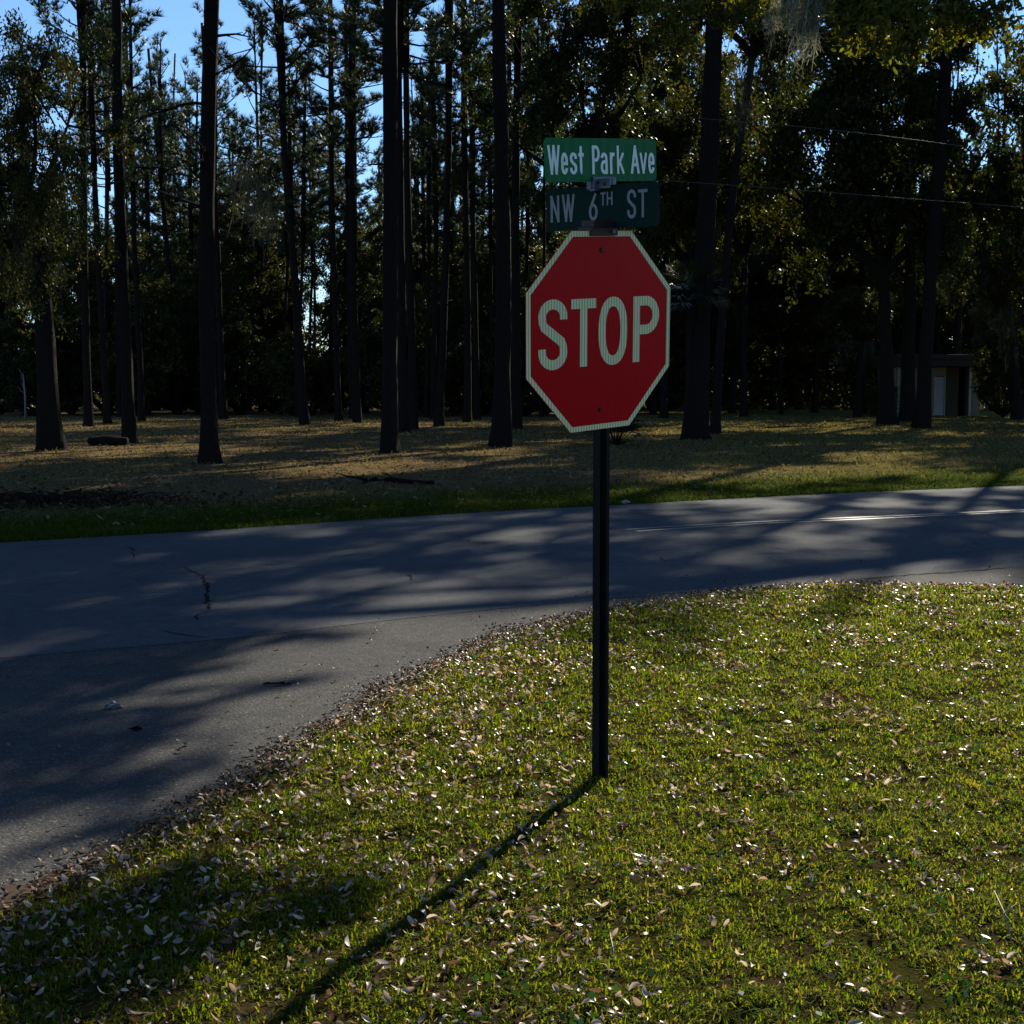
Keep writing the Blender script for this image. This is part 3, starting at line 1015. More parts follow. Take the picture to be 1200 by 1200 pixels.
# ------------------------------------------------------------------ trees
def trunk_mesh(pts, rad, seed, mat, flare=0.35, sides=10):
    r = random.Random(seed)
    mb = MB()
    sp = spline([tuple(p) for p in pts], 5)
    n = len(sp)
    P = [Vector(p) for p in sp]
    # cumulative height share
    zs = [p.z for p in P]
    radii = []
    for i, p in enumerate(P):
        t = (p.z - zs[0]) / max(0.1, zs[-1] - zs[0])
        rr = rad[0] + (rad[1] - rad[0]) * t
        rr *= 1 + flare * math.exp(-(p.z - zs[0]) / (rad[0] * 3.0))
        radii.append(rr)
    # extra rings near the base for the root flare
    base = P[0]; nxt = P[1]
    ex = []
    for f in (0.04, 0.12, 0.25):
        q = base.lerp(nxt, f)
        ex.append((q, rad[0] * (1 + flare * math.exp(-(q.z - base.z) / (rad[0] * 3.0)) )))
    P = [base - Vector((0, 0, 0.15))] + [base] + [e[0] for e in ex] + P[1:]
    radii = [radii[0] * 1.12, radii[0] * 1.05] + [e[1] for e in ex] + radii[1:]
    mb.tube([tuple(p) for p in P], radii, sides)
    ph = [r.uniform(0, 6.28) for _ in range(4)]
    v2 = []
    for i, v in enumerate(mb.v):
        ring = i // sides; k = i % sides
        c = P[min(ring, len(P) - 1)]
        d = Vector(v) - c
        w = 1 + 0.05 * math.sin(k * 2.1 + ring * 1.3 + ph[0]) + 0.03 * math.sin(k * 3.7 - ring * 2.1 + ph[1])
        low = math.exp(-(c.z - base.z) / (rad[0] * 2.0))
        w += 0.24 * low * math.cos(k * 2 * math.pi / sides * 4 + ph[2]) + 0.05 * math.sin(c.z * 0.9 + ph[3]) * math.sin(c.z * 2.3 + ph[1])
        v2.append(tuple(c + d * w))
    mb.v = v2
    return mb.mesh('trunk', mat, True), P


def dead_limbs(P, n, zlo, zhi, lmax, seed, r0, mat, root):
    """bare branches on the trunk between two heights, each a part of its own"""
    r = np.random.default_rng(seed)
    for i in range(n):
        mb = MB()
        z = zlo + (zhi - zlo) * (i + r.uniform()) / n
        c = min(P, key=lambda q: abs(q.z - z))
        an = r.uniform(0, 6.28)
        d = (math.cos(an), math.sin(an) * 0.7, r.uniform(-0.25, 0.6))
        L = lmax * r.uniform(0.35, 1)
        pts = limb_pts((c.x, c.y, z), d, L, r, r.uniform(-0.5, 0.4), 6)
        mb.tube([tuple(p) for p in pts], list(np.linspace(r0, 0.012, 7)), 5, cap=False)
        for s in range(4):
            q = pts[2 + s % 4]
            dv = np.array((math.cos(an + r.normal() * 0.9), math.sin(an + r.normal() * 0.9), r.normal() * 0.5))
            sp = limb_pts(q, dv, L * r.uniform(0.2, 0.45), r, -0.1, 4)
            mb.tube([tuple(p) for p in sp], list(np.linspace(r0 * 0.4, 0.006, 5)), 4, cap=False)
        mb.build('dead_limb', mat, root, True)


tree_n = [0]


def tree(kind, px, w0, H, label, crown=None, crown_base=None, crown_scale=1.0, w1=None, dead=None, crown_off=(0, 0, 0), group=None, name=None, Y=None, cat='tree', at=None):
    tree_n[0] += 1
    seed = tree_n[0]
    r = random.Random(seed)
    if crown is not None and kind != 'pine_tree': H = (crown_base or H * 0.55) + 0.8
    b = G(*px[0]) if Y is None else Vector((AT(px[0][0], px[0][1], Y).x, Y, 0))
    if at: b = Vector((at[0], at[1], 0))
    d = max(b.y, 1.0) if not at else 60.0
    pts = [Vector((b.x, b.y, 0))] + [AT(x, y, d) for x, y in px[1:]]
    lean = (pts[-1] - pts[-2]) if len(pts) > 1 else Vector((0, 0, 1))
    lean = Vector((lean.x / max(0.3, lean.z), 0, 1))
    lean.x = max(-0.16, min(0.16, lean.x))
    while pts[-1].z < H - 2.5:
        pts.append(pts[-1] + Vector((lean.x + r.uniform(-0.02, 0.02), r.uniform(-0.02, 0.02), 1)) * min(4.0, H - pts[-1].z))
    k = next((i for i, p in enumerate(pts) if p.z > H), None)
    if k is not None:
        f = (H - pts[k - 1].z) / (pts[k].z - pts[k - 1].z)
        pts = pts[:k] + [pts[k - 1].lerp(pts[k], f)]
    elif pts[-1].z < H - 0.3:
        pts.append(pts[-1] + Vector((lean.x, 0, 1)) * (H - pts[-1].z))
    if len(pts) == 2: pts.insert(1, pts[0].lerp(pts[1], 0.5))
    root = empty(name or kind, (b.x, b.y, 0))
    tag(root, label, cat, group)
    r0 = w0 / 2 * d / F
    r1 = (w1 / 2 * d / F) if w1 else r0 * 0.42
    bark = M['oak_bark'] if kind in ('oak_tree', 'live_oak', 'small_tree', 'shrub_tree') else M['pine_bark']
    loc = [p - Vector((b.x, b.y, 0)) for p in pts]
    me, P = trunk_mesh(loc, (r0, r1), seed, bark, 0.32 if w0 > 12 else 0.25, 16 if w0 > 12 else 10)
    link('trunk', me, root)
    if crown is not None:
        lm, cm = crown
        cb = crown_base if crown_base is not None else H * 0.55
        c = min(P, key=lambda q: abs(q.z - cb))
        pos = Vector((c.x, c.y, cb)) + Vector(crown_off)
        rz = r.uniform(0, 6.28)
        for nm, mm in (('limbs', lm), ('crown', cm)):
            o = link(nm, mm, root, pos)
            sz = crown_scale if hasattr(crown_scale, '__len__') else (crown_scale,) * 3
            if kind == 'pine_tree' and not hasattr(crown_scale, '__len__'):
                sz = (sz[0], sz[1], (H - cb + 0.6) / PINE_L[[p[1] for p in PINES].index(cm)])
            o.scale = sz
            ln = math.atan(lean.x)
            o.rotation_euler = (0, ln, 0) if False else (r.uniform(-0.03, 0.03), r.uniform(-0.03, 0.03), rz)
    if dead:
        n, zlo, zhi, lm_ = dead
        dead_limbs(P, n, zlo, zhi, lm_, seed + 50, max(0.02, r0 * 0.22), bark, root)
    return root, P, pts


PG = 'tall pines across the road'
T = {}
def pine(key, px, w0, H, label, var, cb, sc=1.0, w1=None, dead=None):
    if sc <= 1.05: cb -= 1.5; sc *= 1.2
    if dead is None and w0 >= 8: dead = (3, 4.5, max(9.0, cb - 1), 1.1)
    T[key] = tree('pine_tree', px, w0, H, label, PINES[var], cb, sc, w1, dead, group=PG)


# left of the sign, from left to right
T['A'] = tree('oak_tree', [(60, 528), (53, 400), (48, 300), (46, 220)], 24, 9.0, 'broad dark oak at the far left with the thickest flared trunk and low hanging foliage', OAKS[3], 5.4, (0.85, 0.85, 1.35), 18, crown_off=(-0.7, 0, 0), group='oaks across the road')
pine('B', [(104, 500), (101, 400), (99, 300), (97, 100), (92, 0)], 10, 25, 'pine with a lit right edge standing just right of the broad left oak', 0, 15)
pine('C', [(126, 497), (121, 400), (115, 300), (108, 150), (104, 60)], 9, 24, 'thin pine immediately left of the straight dark pine, forked above', 3, 13.5)
pine('D', [(152, 519), (147, 400), (142, 280), (138, 150), (137, 30)], 15, 25, 'straight dark pine with a log lying at its foot, left of the flared roadside pine', 1, 15.5, 1.0, None, (4, 5, 13, 2.0))
pine('D2', [(166, 494), (163, 400), (158, 300), (156, 200), (154, 110)], 8, 22, 'thin pine half hidden behind the pine with the log at its foot', 4, 13)
pine('E', [(209, 486), (203, 400), (194, 270), (180, 130)], 7, 24, 'slender far pine leaning left, seen against open sky', 4, 17)
pine('F', [(246, 543), (244, 450), (242, 300), (244, 150), (248, 0)], 19, 24, 'nearest pine beyond the road, wide flared foot and broken mossy limbs on its right', 2, 14.5, 1.0, 13, (9, 5.0, 12.0, 2.6))
pine('G', [(262, 491), (258, 400), (255, 300), (252, 250)], 9, 22, 'pine standing close behind the flared roadside pine, its lit edge showing to the right', 3, 14)
pine('H', [(357, 498), (350, 400), (344, 310), (335, 200), (327, 60), (323, 0)], 10.5, 25, 'pine leaning to the left across the bright sky gap', 0, 15.5)
pine('H2', [(350, 489), (347, 400), (344, 300), (341, 200)], 6, 20, 'thin pine whose lit edge shows left of the leaning pine by the sky gap', 4, 13.5)
pine('I', [(397, 494), (394, 400), (391, 300), (388, 150), (386, 0)], 8, 25, 'slim upright pine between the leaning pine and the twin stems', 1, 15.5)
pine('J', [(419, 496), (416, 400), (413, 300), (412, 150), (411, 0)], 10, 25, 'front stem of two pines standing one before the other, left of the thick roadside pine', 2, 15)
pine('J2', [(412, 491), (409, 350), (406, 150), (404, 0)], 6, 23, 'thinner rear stem of the two pines left of the thick roadside pine', 3, 15)
pine('K', [(457, 531), (457, 400), (458, 250), (457, 100), (457, 0)], 18, 26, 'thick bare roadside pine in the middle of the left half, flared at the ground', 1, 16, 1.05, 14)
pine('L', [(474, 507), (471, 400), (469, 250), (467, 80)], 12, 24, 'pine partly covered by the thick roadside pine, showing at its right edge', 0, 15)
pine('M', [(485, 504), (482, 380), (478, 250), (476, 100), (475, 0)], 10, 25, 'dark pine a little right of the thick roadside pine and its hidden neighbour', 2, 16)
pine('N', [(514, 500), (519, 400), (523, 280), (526, 150), (528, 40)], 10, 24, 'pine leaning to the right between two groups of upright pines', 3, 14.5)
pine('N2', [(507, 491), (509, 380), (511, 280), (510, 170)], 7, 21, 'thin pine behind the right leaning pine, upright and dark', 4, 12.5)
pine('N3', [(499, 489), (502, 350), (504, 200)], 5.5, 19, 'thinnest pine stem just left of the right leaning pine', 4, 12)
pine('O', [(548, 495), (548, 380), (546, 250), (543, 130)], 9, 24, 'left stem of a close pair of pines before the street sign', 1, 14)
pine('P', [(559, 492), (557, 380), (554, 250), (552, 150)], 8, 22, 'right stem of a close pair of pines before the street sign', 3, 13)
pine('P2', [(577, 488), (575, 300), (573, 170)], 5, 20, 'very thin pine between the close pair and the crossing trunks', 4, 12)
pine('Q', [(587, 524), (589, 430), (590, 320), (588, 200), (584, 0)], 20, 26, 'thick dark pine left of the stop sign, its top crossing a second trunk', 0, 16.5, 1.05, 9)
pine('R', [(605, 503), (605, 400), (604, 280), (605, 150), (609, 0)], 12, 25, 'pine trunk just left of the street name plates, leaning right near the top', 2, 15.5)
T['S'] = tree('oak_tree', [(690, 506), (687, 400), (684, 160), (683, 0)], 15, 20, 'oak trunk rising straight above the street name plates', OAKS[0], 9.5, (1.15, 1.1, 1.4), 11, group='oaks across the road')
# right of the sign
T['T'] = tree('pine_tree', [(815, 515), (820, 400), (826, 300), (833, 130), (838, 18)], 25, 23, 'thickest trunk right of the stop sign, bluish and leaning right', PINES[1], 14.0, 1.35, 15, group=PG)
T['U'] = tree('oak_tree', [(838, 509), (842, 430), (850, 320), (862, 200), (880, 80), (893, 0)], 11, 16, 'slender mossy oak leaning right from the foot of the thickest right trunk', OAKS[1], 13.6, (1.4, 1.35, 1.3), 8, group='oaks across the road')
for ch in T['U'][0].children:
    if ch.name.startswith('limbs'):
        ch.data = OAKS[2][0]
        ch.scale = (0.75, 0.75, 1.6)
T['V'] = tree('oak_tree', [(806, 497), (812, 300), (815, 200), (811, 60)], 9, 17, 'dark oak stem just left of the thickest right trunk', OAKS[0], 7.5, (1.35, 1.2, 1.5), 6, group='oaks across the road')
T['W'] = tree('small_tree', [(1005, 489), (1008, 430), (1012, 380)], 9, 6.5, 'short stout small tree standing alone in the sunny grass on the right', SHRUBS[1], 4.6, (1.0, 1.0, 0.8), 5)
T['X'] = tree('oak_tree', [(1040, 498), (1038, 400), (1034, 300), (1030, 220), (1026, 120)], 18, 18, 'big oak with spreading dark crown, leftmost of three trunks before the small building', OAKS[1], 7.0, (1.6, 1.4, 2.0), 11, group='oaks across the road')
pine('Y', [(1063, 494), (1065, 400), (1067, 270), (1068, 120), (1070, 0)], 15, 35, 'straight pine in the middle of three trunks before the small building', 2, 19.5, 1.5, 9)
pine('Z', [(1080, 502), (1086, 400), (1091, 320), (1100, 200), (1107, 100), (1113, 0)], 16, 33, 'bluish pine leaning right, the right one of three trunks before the small building', 0, 18.0, 1.6, 10)
T['AA'] = tree('oak_tree', [(1120, 485), (1122, 400), (1128, 280), (1138, 170), (1150, 60)], 12, 17, 'oak rising from behind the small building and leaning right', OAKS[2], 9.0, (1.5, 1.4, 1.5), 7, crown_off=(1.5, 0, 0), group='oaks across the road')
T['BB'] = tree('oak_tree', [(1192, 492), (1189, 400), (1184, 300), (1182, 220)], 12, 15, 'mossy oak at the right border of the view', OAKS[0], 5.0, (1.0, 1.0, 1.3), 7, group='oaks across the road')

# two unseen pines added outside the frame on the right to shade the road
for gx, gy, H, cb, sc, off, lab in ((17.9, 45.5, 20.5, 14.8, (1.5, 1.4, 0.46), (-1.8, 0, 0), 'added shade pine outside the frame on the right, the nearer one'), (22.5, 53, 23.5, 17.0, (1.5, 1.4, 0.6), (-0.5, 0, 0), 'added shade pine outside the frame on the right, the farther one')):
    px_ = 600 + F * gx / gy
    tree('pine_tree', [(px_, 458 + F * CAMH / gy)], 14, H, lab, PINES[1], cb, sc, 7, None, off, PG, Y=gy)

for gx, gy, cb, sc, lab in ((25.0, 60, 6.0, (1.45, 1.4, 2.1), 'added broad oak just outside the frame on the right, behind the added pines'), (32, 76, 5.0, (1.5, 1.4, 2.4), 'added broad oak outside the frame on the right, farther back')):
    tree('oak_tree', [(600 + F * gx / gy, 458 + F * CAMH / gy)], 18, 10, lab, OAKS[0], cb, sc, 11, group='oaks across the road', Y=gy)  # oaks added beyond the frame to shade the right verge; crowns reach in

# trees in the wood on the right, farther back
FAR_OAK = [(885, 475, 7, 12, 0.02), (905, 474, 5, 11, 0.0), (929, 474.5, 6, 13, -0.02), (945, 474, 6, 14, 0.03), (958, 475, 5, 12, 0.0), (970, 476, 11, 16, 0.01), (992, 476, 6, 13, 0.0), (1018, 478, 6, 14, 0.03), (862, 477, 8, 13, 0.0), (1047, 480, 6, 15, 0.0), (1093, 479, 6, 14, 0.0), (1160, 480, 8, 14, -0.02), (770, 477, 7, 13, 0), (740, 478, 6, 12, 0), (655, 479, 7, 12, 0), (627, 478, 6, 12, 0)]
names = ['first and most tilted', 'second', 'third', 'fourth', 'fifth', 'thick bluish', 'seventh', 'eighth']
FO_LABEL = ['far oak trunk leaning right at the back edge of the sunny grass', 'thin far trunk next to the leaning one at the back of the grass', 'dark far trunk right of the thin pair behind the sunny grass', 'far trunk left of the thin stem beside the thick bluish trunk', 'thin stem directly left of the thick bluish far trunk', 'thick bluish far trunk in the wood behind the sunny grass', 'far trunk right of the thick bluish trunk, in front of the wood edge', 'far dark trunk just right of the short small tree', 'far trunk behind the leaning mossy oak', 'slim far tree between the first two trunks before the building', 'slim far tree rising over the building roof', 'far oak right of the small building', 'far oak seen just right of the red octagon', 'far oak hidden mostly behind the red octagon', 'far oak at the left edge of the red octagon, behind it', 'far oak left of the red octagon beside the crossing trunks']
for i, (x, y, w, H, ln) in enumerate(FAR_OAK):
    d = G(x, y).y
    tree('oak_tree', [(x, y), (x + ln * 60, y - 60), (x + ln * 110, y - 105)], w, H * 0.75, FO_LABEL[i], OAKS[i % 4], H * 0.40, (1.5, 1.4, 1.55) if i % 2 else (1.8, 1.6, 2.0), None, group='oaks at the back of the park')

# background pines whose crowns fill the sky on the left
BGP = []
rb = random.Random(5)
xs_bg = [22, 72, 140, 188, 222, 284, 302, 326, 372, 406, 436, 468, 495, 533, 565, 597, 632, 660, 232, 118, 312, 444, 352, 540, 280, 400, 610, 50, 724, 790, 850, 920, 985, 1052, 1100, 1140, 1172, 12, 58, 92, 118, 176, 206, 262, 296, 338, 362, 384, 424, 452, 482, 508, 524, 556, 584, 604, 644, 702, 760, 880, 1010, 1075, 1125, 1190, 150, 166, 184, 212, 228, 250]
for i, x in enumerate(xs_bg):
    y = 458 + 2560 / rb.uniform(82, 150)
    BGP.append((x + rb.uniform(-5, 5), y, rb.uniform(4.0, 6.0)))
order = sorted(range(len(BGP)), key=lambda i: BGP[i][0])
near_of = [(0, 'far pine behind the low foliage of the broad left oak'), (80, 'far pine behind the pines beside the broad left oak'), (130, 'far pine between the log pine and the open sky'), (200, 'far pine beside the slender left leaning one'), (255, 'far pine in the wood right of the flared roadside pine'), (330, 'far pine in the sky gap by the left leaning pine'), (380, 'far pine behind the twin stems'), (440, 'far pine behind the thick bare roadside pine'), (490, 'far pine behind the right leaning pine'), (560, 'far pine behind the crossing trunks left of the sign'), (625, 'far pine above and behind the stop sign'), (775, 'far pine behind the dense oaks right of the sign'), (1000, 'far pine in the sky gaps above the small building')]
words = ['leftmost'] + [w + ' from left' for w in 'second third fourth fifth sixth seventh eighth ninth tenth'.split()]
buckets = {}
for i in order:
    x, y, w = BGP[i]
    k = max(j for j, (x0, _) in enumerate(near_of) if x >= x0 or j == 0)
    buckets.setdefault(k, []).append(i)
for k, L_ in buckets.items():
    for q, i in enumerate(L_):
        x, y, w = BGP[i]
        d = G(x, y).y
        H = rb.uniform(20, 29)
        lab = near_of[k][1] + ('' if len(L_) == 1 else ', ' + words[q])
        dx = rb.uniform(-6, 6)
        tree('pine_tree', [(x, y), (x + dx, y - 110)], w, H, lab, PINES[i % 5], H * rb.uniform(0.36, 0.56), rb.uniform(1.1, 1.5), None, (3, 4, 9, 1.6), group='pines in the wood behind')

# leafy trees between the pines at the back of the left half
HW = [(12, 104, 1.4), (88, 112, 1.5), (128, 97, 1.15), (196, 120, 1.5), (232, 92, 1.2), (286, 104, 1.35), (318, 128, 1.3), (428, 98, 1.25), (446, 122, 1.6), (506, 110, 1.4), (534, 96, 1.1), (566, 118, 1.7), (598, 100, 1.4), (640, 92, 1.3), (668, 120, 1.7), (715, 100, 1.5), (765, 92, 1.5), (806, 104, 1.7), (858, 98, 1.6), (905, 112, 1.9), (955, 100, 1.6), (1002, 116, 1.8), (1165, 108, 1.5)]
HWL = ['leafy tree behind the broad left oak', 'leafy tree behind the pines beside the broad left oak', 'olive leafy tree left of the log pine', 'leafy tree behind the slender left leaning pine', 'sunlit olive leafy tree directly left of the flared roadside pine', 'leafy tree right of the flared roadside pine', 'leafy tree behind the bright sky gap', 'leafy tree behind the two pines left of the thick roadside pine', 'tall leafy tree behind the thick roadside pine', 'leafy tree behind the right leaning pine', 'small leafy tree left of the close pair of pines', 'big leafy tree behind the close pair of pines', 'leafy tree behind the crossing trunks', 'leafy tree just left of the octagon', 'tall leafy tree behind the octagon', 'leafy tree behind the right half of the octagon', 'leafy tree right of the octagon behind the cabbage palm', 'dark leafy tree behind the thickest right trunk', 'dark leafy tree behind the leaning mossy oak', 'tall dark leafy tree over the sunny grass on the right', 'leafy tree left of the big spreading oak on the right', 'leafy tree behind the big spreading oak on the right', 'leafy tree behind the right end of the small building']
for i, (x, d, sc) in enumerate(HW):
    tree('oak_tree', [(x, 458 + 2560 / d)], 7, 10, HWL[i], OAKS[(0, 2, 1)[i % 3]], rb.uniform(3.5, 5.5), (sc, sc, sc * rb.uniform(1.0, 1.35)), 4, group='leafy trees behind the pines')

for x, d, lab in ((778, 80, 'tall dark leafy tree above the right end of the street name plates'), (872, 84, 'tall dark leafy tree behind the hanging pale moss')):
    tree('oak_tree', [(x, 458 + 2560 / d)], 8, 12, lab, OAKS[0], 10.0, (1.5, 1.4, 2.1), 6, group='leafy trees behind the pines')

# unseen oaks added around the viewpoint; their canopy blocks sky light on the street
for gx, gy, sc, lab in ((-10.8, 21, 1.25, 'added unseen oak left of the view across the street'), (-7.0, 12.2, 1.2, 'added unseen oak left of the view beside the side street'), (-6.2, 4.5, 1.15, 'added unseen oak at the left behind the viewpoint'), (-3.6, -5.0, 1.1, 'added unseen oak behind the viewpoint')):
    tree('oak_tree', [(600 + F * gx / max(gy, 1), 458 + F * CAMH / max(gy, 1))] if gy > 0 else [(600, 900)], 12, 9, lab, OAKS[1], 9.3, (sc, sc, sc * 0.8), 8, group='added unseen oaks around the corner', Y=gy, at=(gx, gy))

# understorey along the wood's edge
US = []
rs = random.Random(9)
for i in range(46):
    x = -40 + i * 27.5 + rs.uniform(-10, 10)
    d = rs.uniform(86, 104) if x < 640 else rs.uniform(112, 150)
    US.append((x, d))
UL = []
for i, (x, d) in enumerate(US):
    if 1020 < x < 1150: d = max(d, 112)
    y = 458 + 2560 / d
    sc = rs.uniform(1.05, 1.55) * (1.0 if x < 640 else 1.15)
    if 330 < x < 415: sc *= 0.85
    root = empty('shrub', (G(x, y).x, d, 0))
    tag(root, 'dense leafy understorey shrub in the dark edge of the wood', 'shrub', 'understorey shrubs along the edge of the wood')
    lm, cm = SHRUBS[i % 3]
    rz = rs.uniform(0, 6.28)
    for nm, mm in (('stems', lm), ('foliage', cm)):
        o = link(nm, mm, root, (0, 0, 0.1))
        o.scale = (sc * 1.1, sc * 1.1, sc * rs.uniform(0.95, 1.15)) if nm == 'stems' else o.scale
        o.rotation_euler = (0, 0, rz)
    fo = root.children
    root.children[0].scale = root.children[1].scale = (sc * 1.15, sc * 1.15, sc)
# the wood beyond, one mass
r = np.random.default_rng(77)
n = 130000
X = r.uniform(-75, 85, n); Yb = 112 + 60 * r.uniform(0, 1, n) ** 1.5
hmax = (7.0 + 2.5 * fnoise(X, Yb, 14, 1) + np.where(X > 5, 3.0, 0)) * np.clip((Yb / 150), 0.7, 1.2)
Z = r.uniform(0, 1, n) ** 1.0 * np.clip(hmax, 2, 14)
V, Q = leaves(np.stack([X, Yb, Z], 1), r.uniform(0.25, 0.6, n), r.uniform(0.15, 0.3, n), r)
wood = link('woodland', np_mesh('woodland', V, [Q], [M['oak_leaf']]))
tag(wood, kind='stuff')

# ------------------------------------------------------------------ near live oak: its limb reaches into the top right
oak = empty('live_oak', (8.8, 14.5, 0))
tag(oak, 'near live oak whose sunlit leafy branch reaches in at the top right', 'tree')
OB = Vector((8.8, 14.5, 0))
me, P = trunk_mesh([Vector((0, 0, 0)), Vector((-0.2, 0.1, 3.2)), Vector((-0.3, 0.1, 6.4))], (0.42, 0.30), 900, M['oak_bark'], 0.4, 12)
link('trunk', me, oak)
r = np.random.default_rng(41)
CL = []
# (px, py, Y, radius, leaves)
for px, py, Y, s, k in ((1010, 12, 10.28, .30, 330), (1045, 22, 10.2, .30, 360), (1075, 30, 10.32, .28, 330), (1030, 48, 10.24, .20, 190), (1062, 52, 10.28, .17, 150), (1100, 12, 10.4, .26, 240), (1130, 8, 10.44, .28, 240), (1160, 18, 10.44, .24, 200), (1145, 34, 10.4, .14, 80), (1000, 34, 10.2, .16, 120), (1185, -10, 10.52, .3, 200), (985, 5, 10.24, .16, 100), (1085, -20, 10.28, .4, 330), (1030, -25, 10.24, .4, 330), (1150, -30, 10.52, .4, 300),
                        (790, 10, 16.5, .34, 494), (830, 5, 16.8, .32, 437), (870, 14, 17.0, .34, 494), (905, -2, 17.0, .34, 418), (935, 10, 16.6, .28, 323), (765, 30, 16.4, .28, 342), (800, 42, 16.2, .22, 228), (850, -25, 17.2, .5, 627), (790, -30, 17.0, .5, 627), (905, -35, 17.4, .5, 627), (955, -20, 16.5, .45, 570), (740, -10, 16.5, .4, 456),
                        (700, -8, 16.8, .35, 342), (770, -70, 18.2, .6, 684), (850, -75, 18.4, .6, 684), (930, -75, 18.2, .6, 684), (1000, -60, 17.0, .5, 570), (990, -51, 14.8, .34, 800), (1018, -59, 14.9, .38, 900), (1040, -49, 14.7, .34, 750), (1008, -76, 15.0, .42, 900), (970, -57, 14.8, .32, 600)):
    CL.append((AT(px, py, Y), s, k))
for i in range(26):
    CL.append((Vector((r.uniform(7, 12.5), r.uniform(10.0, 14.0), r.uniform(8.5, 11.5))), 0.8, 260))
for p in ((2.6, 25.2, 9.7), (3.6, 26.6, 10.6), (4.4, 28.0, 10.6), (5.2, 29.4, 11.6), (4.0, 27.6, 11.8), (5.9, 30.2, 11.3), (4.9, 31.0, 11.6), (3.0, 24.4, 10.2), (2.0, 23.2, 9.6), (3.4, 21.6, 8.8), (4.4, 22.2, 9.0), (4.9, 23.8, 9.4), (3.6, 20.2, 8.5), (4.6, 25.0, 9.8), (1.2, 21.5, 9.2), (0.4, 20.6, 8.9), (2.2, 21.6, 9.4), (1.4, 23.0, 10.2), (5.4, 27.4, 11.0), (6.6, 29.4, 11.2), (6.4, 31.6, 12.2), (3.2, 28.6, 11.2)):
    CL.append((Vector(p), 1.2, 1500))  # high clumps above the view, added to shade the left of the road
lm = MB()
fork = OB + Vector((-0.3, 0.1, 6.3))
def limb(a, b, sag, r0, r1):
    pts = []
    for k in range(9):
        t = k / 8
        p = a.lerp(b, t) + Vector((0.12 * math.sin(t * 7 + a.x), 0.12 * math.cos(t * 6), sag * math.sin(math.pi * t)))
        pts.append(p)
    lm.tube([tuple(p - OB) for p in pts], [r0 + (r1 - r0) * k / 8 for k in range(9)], 7, cap=False)
    return pts
anchors = []
anchors += limb(fork, Vector((2.9, 10.6, 6.2)), 0.7, 0.18, 0.03)[3:]
anchors += limb(fork, AT(770, -45, 17.2), 1.0, 0.20, 0.03)[3:]
anchors += limb(fork, Vector((4.2, 27.5, 11.0)), 1.5, 0.20, 0.05)[3:]
anchors += limb(fork, Vector((10, 12, 10)), 0.3, 0.2, 0.05)[3:]
anchors += limb(fork, Vector((7.5, 13, 10.5)), 0.3, 0.2, 0.05)[3:]
C, LLn = [], []
for c, s, k in CL:
    p0 = min(anchors, key=lambda q: (q - c).length)
    m_ = p0.lerp(c, 0.5) + Vector((0, 0, 0.08))
    lm.tube([tuple(p0 - OB), tuple(m_ - OB), tuple(c - OB)], [0.016, 0.010, 0.004], 4, cap=False)
    nt_ = 12
    td = unit(nt_, r) * np.array((1, 1, 0.75)) + np.array((0, 0, -0.15))
    w = r.integers(0, nt_, k)
    cc = np.array(c - OB)
    C.append(cc + td[w] * (r.uniform(0.1, 1, (k, 1)) ** 0.7) * s + r.normal(size=(k, 3)) * 0.035)
    LLn.append(np.full(k, 0.066 if s < 0.55 else (0.085 if s < 1 else 0.12)))
    for q in range(nt_):
        lm.tube([tuple(cc), tuple(cc + td[q] * s * 0.95)], [0.004, 0.0015], 3, cap=False)
lm.build('limbs', M['oak_bark'], oak, True)
C = np.concatenate(C); LLn = np.concatenate(LLn) * r.uniform(0.7, 1.25, len(C))
n = len(C)
a_ = unit(n, r); a_[:, 2] -= 0.25; a_ /= np.linalg.norm(a_, axis=1, keepdims=True)
b_ = np.cross(a_, unit(n, r)); b_ /= np.linalg.norm(b_, axis=1, keepdims=True)
c_ = np.cross(a_, b_)
Lc = LLn[:, None]; Wc = Lc * r.uniform(0.32, 0.46, (n, 1))
V = np.stack([C - a_ * Lc * .5, C - a_ * Lc * .2 + b_ * Wc * .42 + c_ * Lc * .05, C + a_ * Lc * .2 + b_ * Wc * .45 + c_ * Lc * .05, C + a_ * Lc * .5, C + a_ * Lc * .2 - b_ * Wc * .45 + c_ * Lc * .05, C - a_ * Lc * .2 - b_ * Wc * .42 + c_ * Lc * .05], 1).reshape(-1, 3)
I = np.arange(6 * n).reshape(n, 6)
Q = np.concatenate([I[:, [0, 1, 2, 3]], I[:, [0, 3, 4, 5]]])
link('crown', np_mesh('crown', V, [Q], [M['near_leaf']]), oak)

